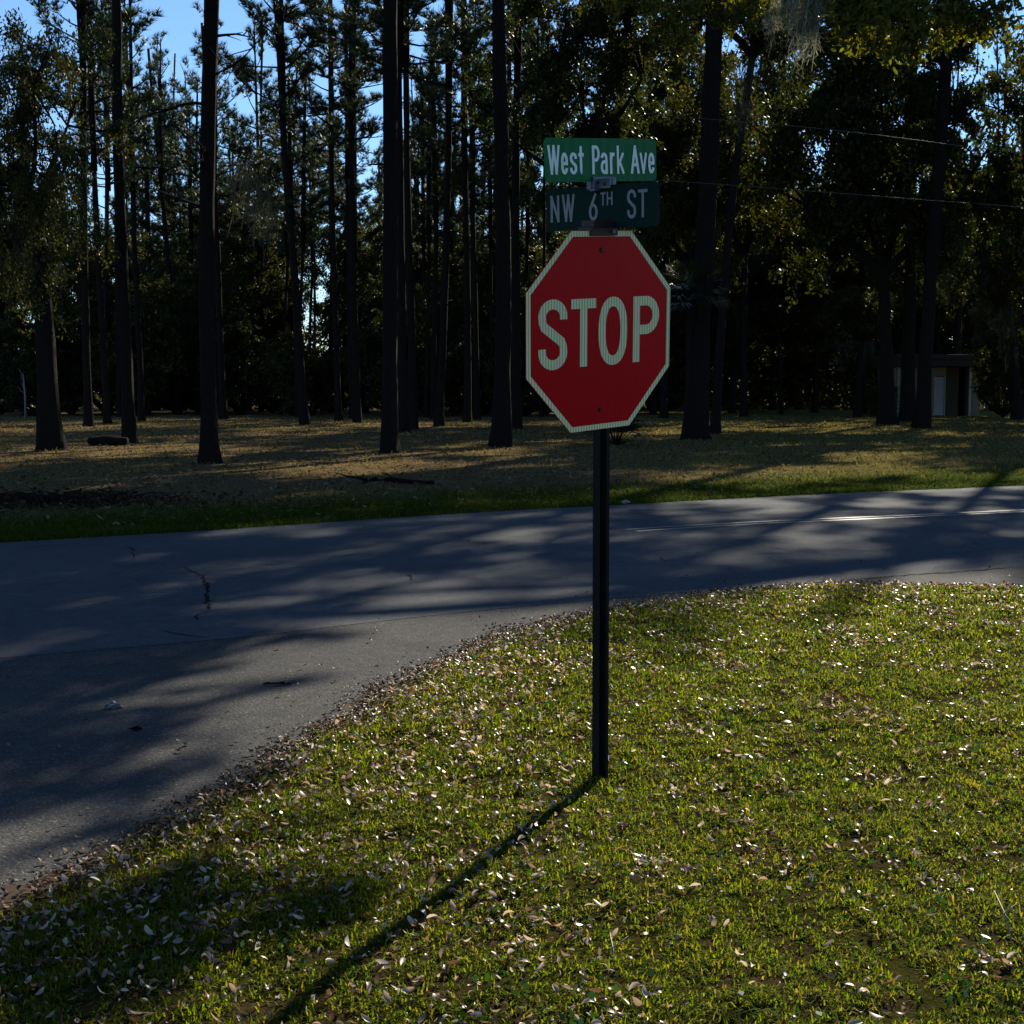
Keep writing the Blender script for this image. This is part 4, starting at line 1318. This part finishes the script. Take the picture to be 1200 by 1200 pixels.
# a second, unseen live oak added across the road; one long limb shades the street
oak2 = empty('live_oak', (15.5, 34.5, 0))
tag(oak2, 'added unseen live oak across the road, one long limb shading the street', 'tree')
OB2 = Vector((15.5, 34.5, 0))
me, P = trunk_mesh([Vector((0, 0, 0)), Vector((0.1, 0, 5)), Vector((0.2, 0, 10.2))], (0.5, 0.34), 901, M['oak_bark'], 0.4, 12)
link('trunk', me, oak2)
lm = MB(); OB_keep = OB; OB = OB2
fork = OB2 + Vector((0.2, 0, 10.0))
anchors = limb(fork, Vector((4.6, 32.0, 12.2)), 1.6, 0.26, 0.05)[2:]
anchors += limb(fork, Vector((7.5, 33.6, 12.8)), 0.9, 0.18, 0.05)[2:]
anchors += limb(fork, Vector((21, 37, 14)), 0.5, 0.24, 0.06)[2:]
CL2 = []
for gx, gy in ((-4.2, 11.4), (-3.2, 12.1), (-2.2, 12.3), (-1.4, 12.8), (-3.5, 13.3), (-2.5, 13.8), (-0.6, 13.0), (0.2, 13.6), (-4.9, 12.4), (-1.7, 14.3), (-3.9, 10.2), (-2.7, 10.5), (-4.4, 14.4)):
    s_ = (2.3 + 0.286 * gy) / 0.247
    CL2.append((Vector((gx + 0.397 * s_, gy + 0.918 * s_, 0.5095 * s_)), 1.15, 1100))
for i in range(16):
    CL2.append((Vector((r.uniform(18, 24), r.uniform(33, 41), r.uniform(10.5, 15))), 1.3, 900))
C = []
for c, sz_, k in CL2:
    p0 = min(anchors, key=lambda q: (q - c).length)
    lm.tube([tuple(p0 - OB2), tuple(p0.lerp(c, 0.5) + Vector((0, 0, 0.1)) - OB2), tuple(c - OB2)], [0.03, 0.02, 0.008], 4, cap=False)
    td = unit(12, r) * np.array((1, 1, 0.7))
    w = r.integers(0, 12, k)
    C.append(np.array(c - OB2) + td[w] * (r.uniform(0.1, 1, (k, 1)) ** 0.7) * sz_ + r.normal(size=(k, 3)) * 0.08)
lm.build('limbs', M['oak_bark'], oak2, True)
C = np.concatenate(C)
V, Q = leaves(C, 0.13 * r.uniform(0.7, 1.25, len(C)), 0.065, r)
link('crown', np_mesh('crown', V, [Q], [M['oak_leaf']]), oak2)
OB = OB_keep

# Spanish moss ------------------------------------------------------------------
rm = np.random.default_rng(15)
def moss(px, py, Y, n, L, spread, label, lean=0.0):
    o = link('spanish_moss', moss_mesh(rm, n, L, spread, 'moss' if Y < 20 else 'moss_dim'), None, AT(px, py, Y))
    o.rotation_euler = (0, lean, 0)
    tag(o, label, 'moss', 'spanish moss hanging from branches')
    return o


moss(960, -16, 10.3, 95, 0.80, 0.062, 'pale grey moss tuft with a long pointed tip below the sunlit branch', 0.28)
moss(925, 0, 12.0, 45, 0.48, 0.07, 'darker grey moss tuft just left of the longest pale one')
moss(905, 6, 18.2, 40, 0.8, 0.09, 'dim moss wisp left of the two near moss tufts at the top')
for (x, y, Y, n_, L_, s_, lab) in ((876, 70, 49, 40, 3.2, .25, 'long moss strands on the leaning mossy oak near the top'), (868, 120, 49, 40, 2.2, .2, 'short moss strands lower on the leaning mossy oak'),
                                   (300, 205, 30, 26, 2.6, .16, 'dark moss hanging off the broken limb of the flared roadside pine'), (281, 190, 30, 16, 1.8, .12, 'moss wisp close to the trunk of the flared roadside pine'), (318, 235, 30.5, 18, 1.6, .14, 'moss at the outer end of the broken pine limb'),
                                   (1165, 300, 75, 70, 4.0, .8, 'pale moss curtain hanging in the oak right of the small building, upper one'), (1150, 350, 78, 60, 3.2, .7, 'pale moss curtain nearest the right end of the building roof'), (1185, 360, 74, 60, 4.0, .7, 'pale moss curtain at the right border of the view'),
                                   (990, 400, 90, 40, 2.8, .4, 'pale moss hanging left of the short small tree'), (1018, 400, 88, 30, 2.4, .3, 'pale moss hanging on the short small tree'), (30, 250, 35, 40, 2.2, .3, 'moss in the foliage of the broad left oak')):
    moss(x, y, Y, n_, L_, s_, lab)


# ------------------------------------------------------------------ palms
def palm(px, py, Y, trunk_h, R, nf, label, name, cat, seed, trunk_r=0.16, droop=0.5):
    r = np.random.default_rng(seed)
    b = Vector((AT(px, py, Y).x, Y, 0))
    root = empty(name, b)
    tag(root, label, cat)
    if trunk_h > 0.3:
        me, P = trunk_mesh([Vector((0, 0, 0)), Vector((0.05, 0, trunk_h * 0.5)), Vector((0.0, 0, trunk_h))], (trunk_r, trunk_r * 0.9), seed, M['pine_bark'], 0.15, 8)
        link('trunk', me, root)
    V, Fq = [], []
    st = MB()
    for i in range(nf):
        an = i * 2.4 + r.normal() * 0.2
        el = r.uniform(-0.5, 1.3) if trunk_h > 0.3 else r.uniform(0.15, 1.3)
        L = R * r.uniform(0.75, 1.1)
        d = np.array((math.cos(an) * math.cos(el), math.sin(an) * math.cos(el), math.sin(el)))
        p0 = np.array((0, 0, trunk_h))
        hub = p0 + d * L * 0.55
        st.tube([tuple(p0), tuple(hub)], [0.018, 0.010], 4, cap=False)
        side = np.cross(d, (0, 0, 1.0)); side /= np.linalg.norm(side)
        up = np.cross(side, d)
        for k in range(22):
            f = (k / 21 - 0.5) * 2.6
            ld = d * math.cos(f) + side * math.sin(f) + up * 0.12 * r.normal()
            ll = L * 0.55 * (0.75 + 0.25 * math.cos(f)) * r.uniform(0.85, 1.1)
            w = np.cross(ld, up); w /= np.linalg.norm(w); w = w * 0.018 * R / 1.4
            m1 = hub + ld * ll * 0.55
            m2 = hub + ld * ll + np.array((0, 0, -droop * ll * 0.45))
            n0 = len(V)
            V += [hub, m1 - w, m2, m1 + w]
            Fq.append((n0, n0 + 1, n0 + 2, n0 + 3))
    st.build('stalks', M['pine_bark'], root, True)
    link('fronds', np_mesh('fronds', np.array(V), [np.array(Fq)], [M['palm_leaf']]), root)
    return root


palm(806, 512, 45.0, 4.6, 1.5, 30, 'dark cabbage palm with fan fronds against the thickest right trunk', 'palm_tree', 'palm', 3)
palm(722, 522, 40.0, 0.0, 1.25, 26, 'dark low palmetto clump directly behind the stop sign post', 'palmetto', 'palm shrub', 4)

# ------------------------------------------------------------------ small park building
bY = 88.0
def bx(px): return AT(px, 470, bY).x
bl = empty('small_building', (bx(1095), bY, 0))
tag(bl, 'small flat roofed building with a pale door standing behind three tree trunks', 'building')
BL = Vector(bl.location)
M['stucco'] = simple('tan_stucco', (0.17, 0.145, 0.11), 0.9, 0, 0.2, 0.2, 6)
M['brown_wall'] = simple('brown_siding', (0.05, 0.034, 0.024), 0.9, 0, 0.2, 0.2, 6)
M['white_trim'] = simple('white_trim', (0.34, 0.32, 0.28), 0.6)
M['door_paint'] = simple('pale_door', (0.27, 0.28, 0.30), 0.5)
M['dark_room'] = simple('opening_black', (0.012, 0.012, 0.012), 0.9)
M['fascia'] = simple('roof_fascia', (0.025, 0.022, 0.02), 0.8)
def bld(name, x0, x1, y0, y1, z0, z1, mat, par=bl):
    mb = MB()
    mb.box(bx(x0) - BL.x, bx(x1) - BL.x, y0, y1, z0, z1)
    return mb.build(name, mat, par, bevel=0.01)
bld('wall', 1048, 1094, 0.0, 4.0, 0, 3.1, M['stucco'])
bld('wall', 1108.5, 1123, 0.0, 4.0, 0, 3.1, M['brown_wall'])
bld('wall', 1136, 1148, 0.0, 4.0, 0, 3.1, M['stucco'])
bld('back_wall', 1094.2, 1135.8, 3.8, 4.0, 0, 3.1, M['brown_wall'])
bld('lintel', 1094.2, 1108.3, 0.02, 0.3, 2.55, 3.1, M['stucco'])
d_ = bld('door', 1096.2, 1106.8, 0.12, 0.18, 0.03, 2.5, M['door_paint'])
h_ = MB(); h_.tube([(bx(1105) - BL.x, 0.10, 1.05), (bx(1105) - BL.x, 0.02, 1.05)], 0.035, 8)
hh = h_.build('handle', M['alu'], d_)
bld('door_frame', 1094.4, 1096.0, 0.05, 0.2, 0, 2.55, M['white_trim'])
bld('door_frame', 1107.0, 1108.3, 0.05, 0.2, 0, 2.55, M['white_trim'])
bld('opening_shade', 1123.2, 1135.8, 1.2, 1.25, 0, 3.1, M['dark_room'])  # near-black sheet stands in for the shade inside the opening
bld('gutter', 1046.5, 1152.5, -1.12, -1.003, 3.62, 3.76, M['fascia'])
bld('post', 1134.2, 1136.2, -0.25, -0.1, 0, 3.1, M['white_trim'])
bld('post', 1050.5, 1052.5, -0.25, -0.1, 0, 3.1, M['white_trim'])
bld('window', 1056, 1061, -0.03, -0.005, 1.2, 2.3, M['white_trim'])
bld('roof', 1046, 1153, -1.0, 5.0, 3.15, 3.9, M['fascia'])
for x, d, sc, lab in ((1176, 83, 1.0, 'leafy olive shrub covering the right end of the small building'), (1202, 80, 1.25, 'leafy shrub at the right border beside the small building')):
    root = empty('shrub', (G(x, 480).x / G(x, 480).y * d, d, 0)); tag(root, lab, 'shrub')
    for nm, mm in (('stems', SHRUBS[1][0]), ('foliage', SHRUBS[1][1])):
        o = link(nm, mm, root, (0, 0, 0.1)); o.scale = (sc, sc, sc * 1.3); o.rotation_euler = (0, 0, x)
# clipped dark shrub left of the building, and thin leaning stems at its right
r = np.random.default_rng(5)
n = 5000
C = np.stack([r.uniform(-0.75, 0.75, n), r.uniform(-0.7, 0.7, n), r.uniform(0.0, 1.85, n)], 1) + r.normal(size=(n, 3)) * 0.08
V, Q = leaves(C, 0.12, 0.07, r)
hb = empty('clipped_shrub', (bx(1030), 87, 0))
tag(hb, 'dark clipped box shaped shrub between the short small tree and the big oak', 'shrub')
link('foliage', np_mesh('foliage', V, [Q], [M['oak_leaf']]), hb)
s = MB()
for i in range(5): s.tube([(r.uniform(-.3, .3), r.uniform(-.3, .3), 0), (r.uniform(-.5, .5), r.uniform(-.5, .5), 1.3)], [0.03, 0.012], 5)
s.build('stems', M['oak_bark'], hb)
M['pale_stem'] = simple('pale_stem', (0.17, 0.155, 0.13), 0.7)
for i, (x0, y0, x1, y1, lab) in enumerate(((1141, 482, 1152, 456, 'first pale sapling leaning right beside the building'), (1150, 481, 1160, 455, 'second pale sapling leaning right beside the building'), (1155, 482, 1164, 458, 'third pale sapling leaning right beside the building'), (1176, 470, 1188, 458, 'short pale sapling nearly at the right border'), (30, 491, 27, 438, 'thin lit sapling at the far left behind the broad oak'))):
    b = G(x0, max(y0, 482)); e = AT(x1, y1, b.y)
    root = empty('sapling', b); tag(root, lab, 'sapling', 'pale leaning saplings')
    mb = MB(); mb.tube([(0, 0, -0.05), tuple((e - b) * 0.5 + Vector((0.04, 0, 0.05))), tuple(e - b)], [0.07, 0.055, 0.03], 6)
    for q in range(4):
        p = (e - b) * (0.55 + 0.13 * q)
        mb.tube([tuple(p), tuple(p + Vector((r.normal() * 0.3, r.normal() * 0.3, 0.45)))], [0.02, 0.006], 4)
    mb.build('stem', M['pale_stem'], root, True)

# ------------------------------------------------------------------ overhead wires
M['wire'] = simple('bare_wire', (0.07, 0.072, 0.08), 0.6, 0.3)
for lab, pts, Y0, Y1 in (('upper thin overhead wire crossing the trees on the right', [(760, 133), (800, 137), (973, 152), (1127, 171), (1260, 188), (1500, 219)], 37, 26),
                         ('lower thin overhead wire crossing the trees on the right', [(760, 211), (800, 213), (965, 225), (1080, 234), (1200, 243), (1500, 268)], 37, 26)):
    P = []
    for i, (x, y) in enumerate(pts):
        P.append(AT(x, y, Y0 + (Y1 - Y0) * (x - 760) / 740))
    sp = spline([tuple(p) for p in P], 8)
    mb = MB()
    mb.tube([tuple(p) for p in sp], 0.007, 6)
    tag(mb.build('overhead_wire', M['wire'], None, True), lab, 'wire', 'overhead wires on the right')

# ------------------------------------------------------------------ things lying about
def rough_log(pts, rad, seed, mat, sides=9):
    r = random.Random(seed)
    mb = MB(); mb.tube(pts, rad, sides)
    mb.v = [tuple(Vector(v) + Vector((r.uniform(-1, 1), r.uniform(-1, 1), r.uniform(-1, 1))) * 0.012) for v in mb.v]
    return mb


b = G(128, 522)
lg = rough_log([(-0.62, 0.1, 0.12), (-0.2, 0.02, 0.14), (0.2, 0, 0.13), (0.55, -0.05, 0.12)], [0.11, 0.14, 0.13, 0.12], 1, M['oak_bark']).build('fallen_log', M['oak_bark'], None, True)
lg.location = b; tag(lg, 'short dark log lying at the foot of the straight dark pine', 'log')
mb = MB()
r = np.random.default_rng(8)
for i in range(9):
    x = -0.55 + 0.14 * i
    pts = limb_pts((x, r.normal() * 0.15, 0.03 + abs(r.normal()) * 0.04), (r.choice([-1, 1]), r.normal() * 0.4, r.uniform(-0.02, 0.18)), r.uniform(0.4, 0.9), r, -0.1, 5)
    mb.tube([tuple(p) for p in pts], list(np.linspace(0.028, 0.008, 6)), 5)
br = mb.build('branch_pile', M['oak_bark'], None, True)
br.location = G(470, 567); tag(br, 'tangle of fallen branches on the shaded verge below the thick roadside pine', 'branches')
mb = MB()
for i in range(60):
    p = (r.uniform(-2.4, 1.3), r.normal() * 0.35, abs(r.normal()) * 0.06 + 0.02)
    an = r.uniform(0, 6.28)
    pts = limb_pts(p, (math.cos(an), math.sin(an), r.uniform(0, 0.35)), r.uniform(0.3, 0.9), r, -0.1, 4)
    mb.tube([tuple(q) for q in pts], list(np.linspace(0.014, 0.004, 5)), 4)
n = 1300
C = np.stack([r.normal(size=n) * 1.1 - 0.5, r.normal(size=n) * 0.6, np.abs(r.normal(size=n)) * 0.05 + 0.015], 1)
bp = empty('brush_pile', G(85, 590))
tag(bp, 'low pile of brush and brown leaves on the verge at the far left', 'brush pile')
mb.build('twigs', M['oak_bark'], bp, True)
V, Q = leaves(C, r.uniform(0.07, 0.14, n), r.uniform(0.03, 0.06, n), r)
link('leaves', np_mesh('leaves', V, [Q], [M['brush_leaf']]), bp)
mb = MB()
for (p0, p1, rr) in (((-1.7, 0.2, 0.05), (1.6, -0.6, 0.22), .035), ((-0.1, -0.2, 0.12), (0.6, 0.5, 0.7), .02), ((0.5, -0.3, 0.15), (1.4, 0.3, 0.6), .018), ((-1.0, 0, 0.08), (-0.5, 0.5, 0.55), .018)):
    pts = limb_pts(p0, np.array(p1) - np.array(p0), np.linalg.norm(np.array(p1) - np.array(p0)), r, 0.1, 6)
    mb.tube([tuple(q) for q in pts], list(np.linspace(rr, 0.006, 7)), 6)
o = mb.build('fallen_branch', M['oak_bark'], None, True); o.location = G(945, 503)
tag(o, 'bare fallen branch lying in the sunny grass right of the mossy oak', 'branch')

M['foil'] = simple('crumpled_foil', (0.10, 0.10, 0.11), 0.5, 0.1, 0.5, 0.3, 60)
def crumple(px, py, s, seed, mat, name, label, cat, flat=0.4):
    r = np.random.default_rng(seed)
    bm = bmesh.new()
    bmesh.ops.create_icosphere(bm, subdivisions=2, radius=1)
    for v in bm.verts:
        k = 1 + r.normal() * 0.33
        v.co = Vector((v.co.x * s * k, v.co.y * s * 0.7 * k, v.co.z * s * flat * k))
    me = bpy.data.meshes.new(name); bm.to_mesh(me); bm.free(); me.materials.append(mat)
    o = link(name, me, None, G(px, py) + Vector((0, 0, 0.008 + s * flat * 0.75)))
    tag(o, label, cat)
crumple(132, 831, 0.040, 4, M['foil'], 'crumpled_wrapper', 'crumpled shiny wrapper lying on the dark asphalt on the left', 'litter')
crumple(160, 857, 0.024, 2, M['crack'], 'dark_pebble', 'small dark lump on the asphalt just below the shiny wrapper', 'lump', 0.35)
crumple(733, 591, 0.07, 3, M['white_trim'], 'paper_scrap', 'pale scrap on the far grass edge just right of the post', 'litter', 0.4)
mb = MB()
for (dx, dy, L) in ((0, 0, 0.16), (0.03, 0.02, 0.08), (-0.05, 0.01, 0.06)):
    mb.tube([(dx - L / 2, dy, 0.012), (dx, dy + 0.008, 0.016), (dx + L / 2, dy - 0.006, 0.012)], [0.004, 0.005, 0.002], 5)
o = mb.build('twig', M['oak_bark'], None, True); o.location = G(325, 804); tag(o, 'small forked twig on the asphalt near the curved lawn edge', 'twig', None)
for i, (x, y, an, L, lab) in enumerate(((1185, 1118, 1.3, 0.22, 'pale forked twig in the grass at the right border'), (716, 1150, 1.45, 0.14, 'pale upright straw stalk in the grass below the post'))):
    mb = MB()
    d = Vector((math.cos(an) * 0.3, math.sin(an) * 0.8, 0.25)).normalized()
    mb.tube([(0, 0, 0.0), tuple(d * L * 0.5 + Vector((0.008, 0, 0))), tuple(d * L)], [0.0028, 0.0022, 0.0012], 5)
    mb.tube([tuple(d * L * 0.5), tuple(d * L * 0.5 + Vector((0.05, 0.02, 0.03)))], [0.0018, 0.001], 4)
    o = mb.build('twig', M['pale_stem'], None, True); o.location = G(x, y) + Vector((0, 0, 0.04)); tag(o, lab, 'twig')


# ------------------------------------------------------------------ grass, weeds and fallen leaves
def scatter(n, y0, y1, margin=0.25, power=1.0):
    y = r.uniform(0, 1, n)
    y = (y0 ** power + y * (y1 ** power - y0 ** power)) ** (1 / power)
    hw = 0.375 * y + margin
    x = r.uniform(-1, 1, n) * hw
    return x, y


def blades(x, y, z, h, w, r, lean=1.15):
    n = len(x)
    an = r.uniform(0, 2 * math.pi, n)
    d = np.stack([np.cos(an), np.sin(an), np.zeros(n)], 1)
    s = np.stack([-np.sin(an), np.cos(an), np.zeros(n)], 1)
    tw = r.normal(size=n)[:, None] * 0.4
    s = s * np.cos(tw) + d * np.sin(tw)
    le = (lean * r.uniform(0.2, 1.6, n))[:, None]
    h = h[:, None]; w = w[:, None]
    B = np.stack([x, y, z], 1)
    up = np.array((0, 0, 1.0))
    m = B + up * h * 0.55 + d * h * 0.30 * le
    t = B + up * h * (1 - 0.35 * np.clip(le, 0, 1.4)) + d * h * 0.95 * le
    V = np.stack([B - s * w / 2, B + s * w / 2, m + s * w * 0.42, m - s * w * 0.42, t], 1).reshape(-1, 3)
    I = np.arange(5 * n).reshape(n, 5)
    return V, I[:, [0, 1, 2, 3]], I[:, [3, 2, 4]]


r = np.random.default_rng(101)
parts = []
for (n, y0, y1, h, w) in ((150000, 2.9, 5.2, 0.030, 0.0050), (145000, 5.2, 7.6, 0.033, 0.0062), (105000, 7.6, 10.0, 0.037, 0.0078), (60000, 10.0, 12.2, 0.043, 0.010)):
    x, y = scatter(n, y0, y1, 0.3, 2.0)
    k = inside(x, y, LAWN)
    x, y = x[k], y[k]
    dens = 0.66 + 0.5 * fnoise(x, y, 0.6, 1) + 0.9 * fnoise(x, y, 0.12, 3)
    dd = dist_line(x, y, EDGE)
    dens = dens * np.clip(0.25 + dd / 0.5, 0, 1)
    k = r.uniform(0, 1, len(x)) < dens
    x, y = x[k], y[k]
    hh = h * r.uniform(0.5, 1.25, len(x)) * (1 + 0.35 * fnoise(x, y, 0.6, 2))
    V, q, t = blades(x, y, lawn_z(x, y) - 0.004, np.clip(hh, 0.015, 0.1), w * r.uniform(0.6, 1.3, len(x)), r)
    parts.append((V, q, t))
off = 0; VV, QQ, TT = [], [], []
for V, q, t in parts:
    VV.append(V); QQ.append(q + off); TT.append(t + off); off += len(V)
gr = link('grass', np_mesh('grass', np.concatenate(VV), [np.concatenate(QQ), np.concatenate(TT)], [M['grass']]))
tag(gr, kind='stuff')

# far verge grass along the road's other side
n = 90000
i0 = r.uniform(0, 1, n)
FX = np.array(FAR)[3:-2]
seglen = np.r_[0, np.cumsum(np.linalg.norm(np.diff(FX, axis=0), axis=1))]
sx = np.interp(i0 * seglen[-1], seglen, FX[:, 0]); sy = np.interp(i0 * seglen[-1], seglen, FX[:, 1])
off_ = np.abs(r.normal(size=n)) * 1.6 + r.uniform(-0.08, 0.02, n)
uu = far[6] - far[2]; uu /= np.linalg.norm(uu); un = np.array((-uu[1], uu[0]))
x = sx + un[0] * off_; y = sy + un[1] * off_
k = (np.abs(x) < 0.4 * y + 1) & (0.7 + 0.6 * fnoise(x, y, 1.4, 2) > r.uniform(0, 1, n))
x, y = x[k], y[k]
V, q, t = blades(x, y, np.zeros(len(x)), 0.075 * r.uniform(0.5, 1.3, len(x)), 0.013 * r.uniform(0.6, 1.3, len(x)), r)
tag(link('grass', np_mesh('grass', V, [q, t], [M['verge']])), kind='stuff')
# sparser taller tufts through the park
n = 60000
y = (18 ** 1.3 + r.uniform(0, 1, n) * (85 ** 1.3 - 18 ** 1.3)) ** (1 / 1.3)
x = r.uniform(-0.4, 0.4, n) * y
past = (x - far[3][0]) * un[0] + (y - far[3][1]) * un[1]
k = (past > 0.6) & (0.35 + 0.5 * fnoise(x, y, 3.0, 1) + np.where(x > 3, 0.3, 0) > r.uniform(0, 1, n))
x, y = x[k], y[k]
V, q, t = blades(x, y, np.zeros(len(x)), 0.10 * r.uniform(0.4, 1.3, len(x)), 0.03 * r.uniform(0.6, 1.3, len(x)) * np.clip(y / 40, 0.6, 1.6), r)
tag(link('grass', np_mesh('grass', V, [q, t], [M['straw']])), kind='stuff')
def curled_flat(C, L, W, r):
    n = len(C)
    an = r.uniform(0, 2 * math.pi, n)
    a = np.stack([np.cos(an), np.sin(an), r.normal(size=n) * 0.25], 1)
    b = np.stack([-np.sin(an), np.cos(an), r.normal(size=n) * 0.25], 1)
    L = L[:, None]; W = W[:, None]
    V = np.stack([C - a * L / 2, C + b * W / 2, C + a * L / 2, C - b * W / 2], 1).reshape(-1, 3)
    return V, np.arange(4 * n).reshape(n, 4)


# leaf litter over the park floor
n = 45000
y = (16 ** 1.2 + r.uniform(0, 1, n) * (75 ** 1.2 - 16 ** 1.2)) ** (1 / 1.2)
x = r.uniform(-0.42, 0.42, n) * y
past = (x - far[3][0]) * un[0] + (y - far[3][1]) * un[1]
k = (past > 0.3) & (past * 0.12 + 0.3 + 0.4 * fnoise(x, y, 2.0, 3) > r.uniform(0, 1, n))
x, y = x[k], y[k]; n = len(x)
C = np.stack([x, y, r.uniform(0.005, 0.05, n)], 1)
V, Q = curled_flat(C, r.uniform(0.06, 0.16, n), r.uniform(0.03, 0.06, n), r)
tag(link('leaf_litter', np_mesh('leaf_litter', V, [Q], [M['litter']])), kind='stuff')

# low broad-leaved weeds in patches
n = 16000
x, y = scatter(n, 2.9, 11, 0.3, 2.0)
k = inside(x, y, LAWN) & (fnoise(x, y, 0.5, 4) + 0.3 * fnoise(x, y, 0.12, 1) > 0.34)
x, y = x[k], y[k]; n = len(x)
C = np.stack([x, y, lawn_z(x, y) + r.uniform(0.008, 0.045, n)], 1)
V, Q = leaves(C, r.uniform(0.014, 0.03, n), r.uniform(0.012, 0.022, n), r)
tag(link('ground_weeds', np_mesh('ground_weeds', V, [Q], [M['weed']])), kind='stuff')


# fallen oak leaves on the near lawn, curled
def curled(C, L, W, r, tilt=0.5):
    n = len(C)
    an = r.uniform(0, 2 * math.pi, n)
    a = np.stack([np.cos(an), np.sin(an), r.normal(size=n) * tilt], 1); a /= np.linalg.norm(a, axis=1, keepdims=True)
    up = np.stack([r.normal(size=n) * tilt, r.normal(size=n) * tilt, np.ones(n)], 1)
    b = np.cross(up, a); b /= np.linalg.norm(b, axis=1, keepdims=True)
    c = np.cross(a, b)
    L = L[:, None]; W = W[:, None]
    cu = r.uniform(-0.6, 0.7, (n, 1)); ck = r.uniform(-0.2, 0.6, (n, 1))
    rows = []
    for s, ww in ((-0.5, 0.05), (-0.22, 0.85), (0.1, 1.0), (0.36, 0.65), (0.5, 0.05)):
        base = C + a * L * s + c * L * (cu * (4 * s * s) * 0.6)
        rows.append((base + b * W * 0.5 * ww + c * W * ck * ww, base - b * W * 0.5 * ww + c * W * ck * ww, base))
    V = np.stack([rows[k][j] for k in range(5) for j in (0, 2, 1)], 1).reshape(-1, 3)
    I = np.arange(15 * n).reshape(n, 15)
    Q = []
    for k in range(4):
        Q.append(I[:, [3 * k, 3 * k + 1, 3 * k + 4, 3 * k + 3]])
        Q.append(I[:, [3 * k + 1, 3 * k + 2, 3 * k + 5, 3 * k + 4]])
    return V, np.concatenate(Q)


n = 66000
x, y = scatter(n, 2.9, 12, 0.3, 1.7)
dd = dist_line(x, y, EDGE)
ins = inside(x, y, LAWN)
dens = 0.05 + 0.75 * np.clip(fnoise(x, y, 0.8, 2) + 0.1, 0, 1) * np.clip(fnoise(x, y, 0.22, 4) + 0.7, 0, 1.4) + 0.30 * np.exp(-dd / 0.8) + np.where(x < 0.3, 0.22, 0)
k = ins & (r.uniform(0, 1, n) < dens)
x, y = x[k], y[k]; n = len(x)
C = np.stack([x, y, lawn_z(x, y) + r.uniform(0.006, 0.042, n)], 1)
L = r.uniform(0.010, 0.044, n) * np.clip(0.85 + 0.02 * y, 0.8, 1.1)
V, Q = curled(C, L, L * r.uniform(0.32, 0.5, n), r)
tag(link('fallen_leaves', np_mesh('fallen_leaves', V, [Q], [M['dead_leaf']], smooth=True)), kind='stuff')
# band of brown leaves and grit in the gutter along the lawn edge, a few out on the asphalt
n = 6500
ee = np.array(EDGE)[2:-4]
sl = np.r_[0, np.cumsum(np.linalg.norm(np.diff(ee, axis=0), axis=1))]
q = r.uniform(0, 1, n) * sl[-1]
ex = np.interp(q, sl, ee[:, 0]); ey = np.interp(q, sl, ee[:, 1])
j = np.clip(np.searchsorted(sl, q) - 1, 0, len(ee) - 2)
tv = ee[j + 1] - ee[j]; tv /= np.linalg.norm(tv, axis=1, keepdims=True)
nv = np.stack([-tv[:, 1], tv[:, 0]], 1)
wd = r.normal(size=n) * 0.075 + 0.0 + 0.08 * fnoise(ex, ey, 0.7, 1)
out = r.uniform(0, 1, n) < 0.05
wd = np.where(out, np.abs(r.normal(size=n)) * 0.9, wd)
x = ex + nv[:, 0] * wd; y = ey + nv[:, 1] * wd
ins = inside(x, y, LAWN)
C = np.stack([x, y, np.where(ins, lawn_z(x, y) + 0.012, 0.016) + r.uniform(0, 0.012, n)], 1)
L = r.uniform(0.012, 0.038, n)
V, Q = curled(C, L, L * r.uniform(0.3, 0.5, n), r, 0.25)
M['gutter_leaf'] = leafmat('gutter_leaf', [(0, (0.035, 0.02, 0.011)), (0.6, (0.11, 0.065, 0.034)), (0.9, (0.24, 0.15, 0.085)), (1, (0.30, 0.21, 0.13))], 0.6, 0.15, (1, 0.8, 0.5), 0.2)
tag(link('fallen_leaves', np_mesh('fallen_leaves', V, [Q], [M['gutter_leaf']], smooth=True)), kind='stuff')
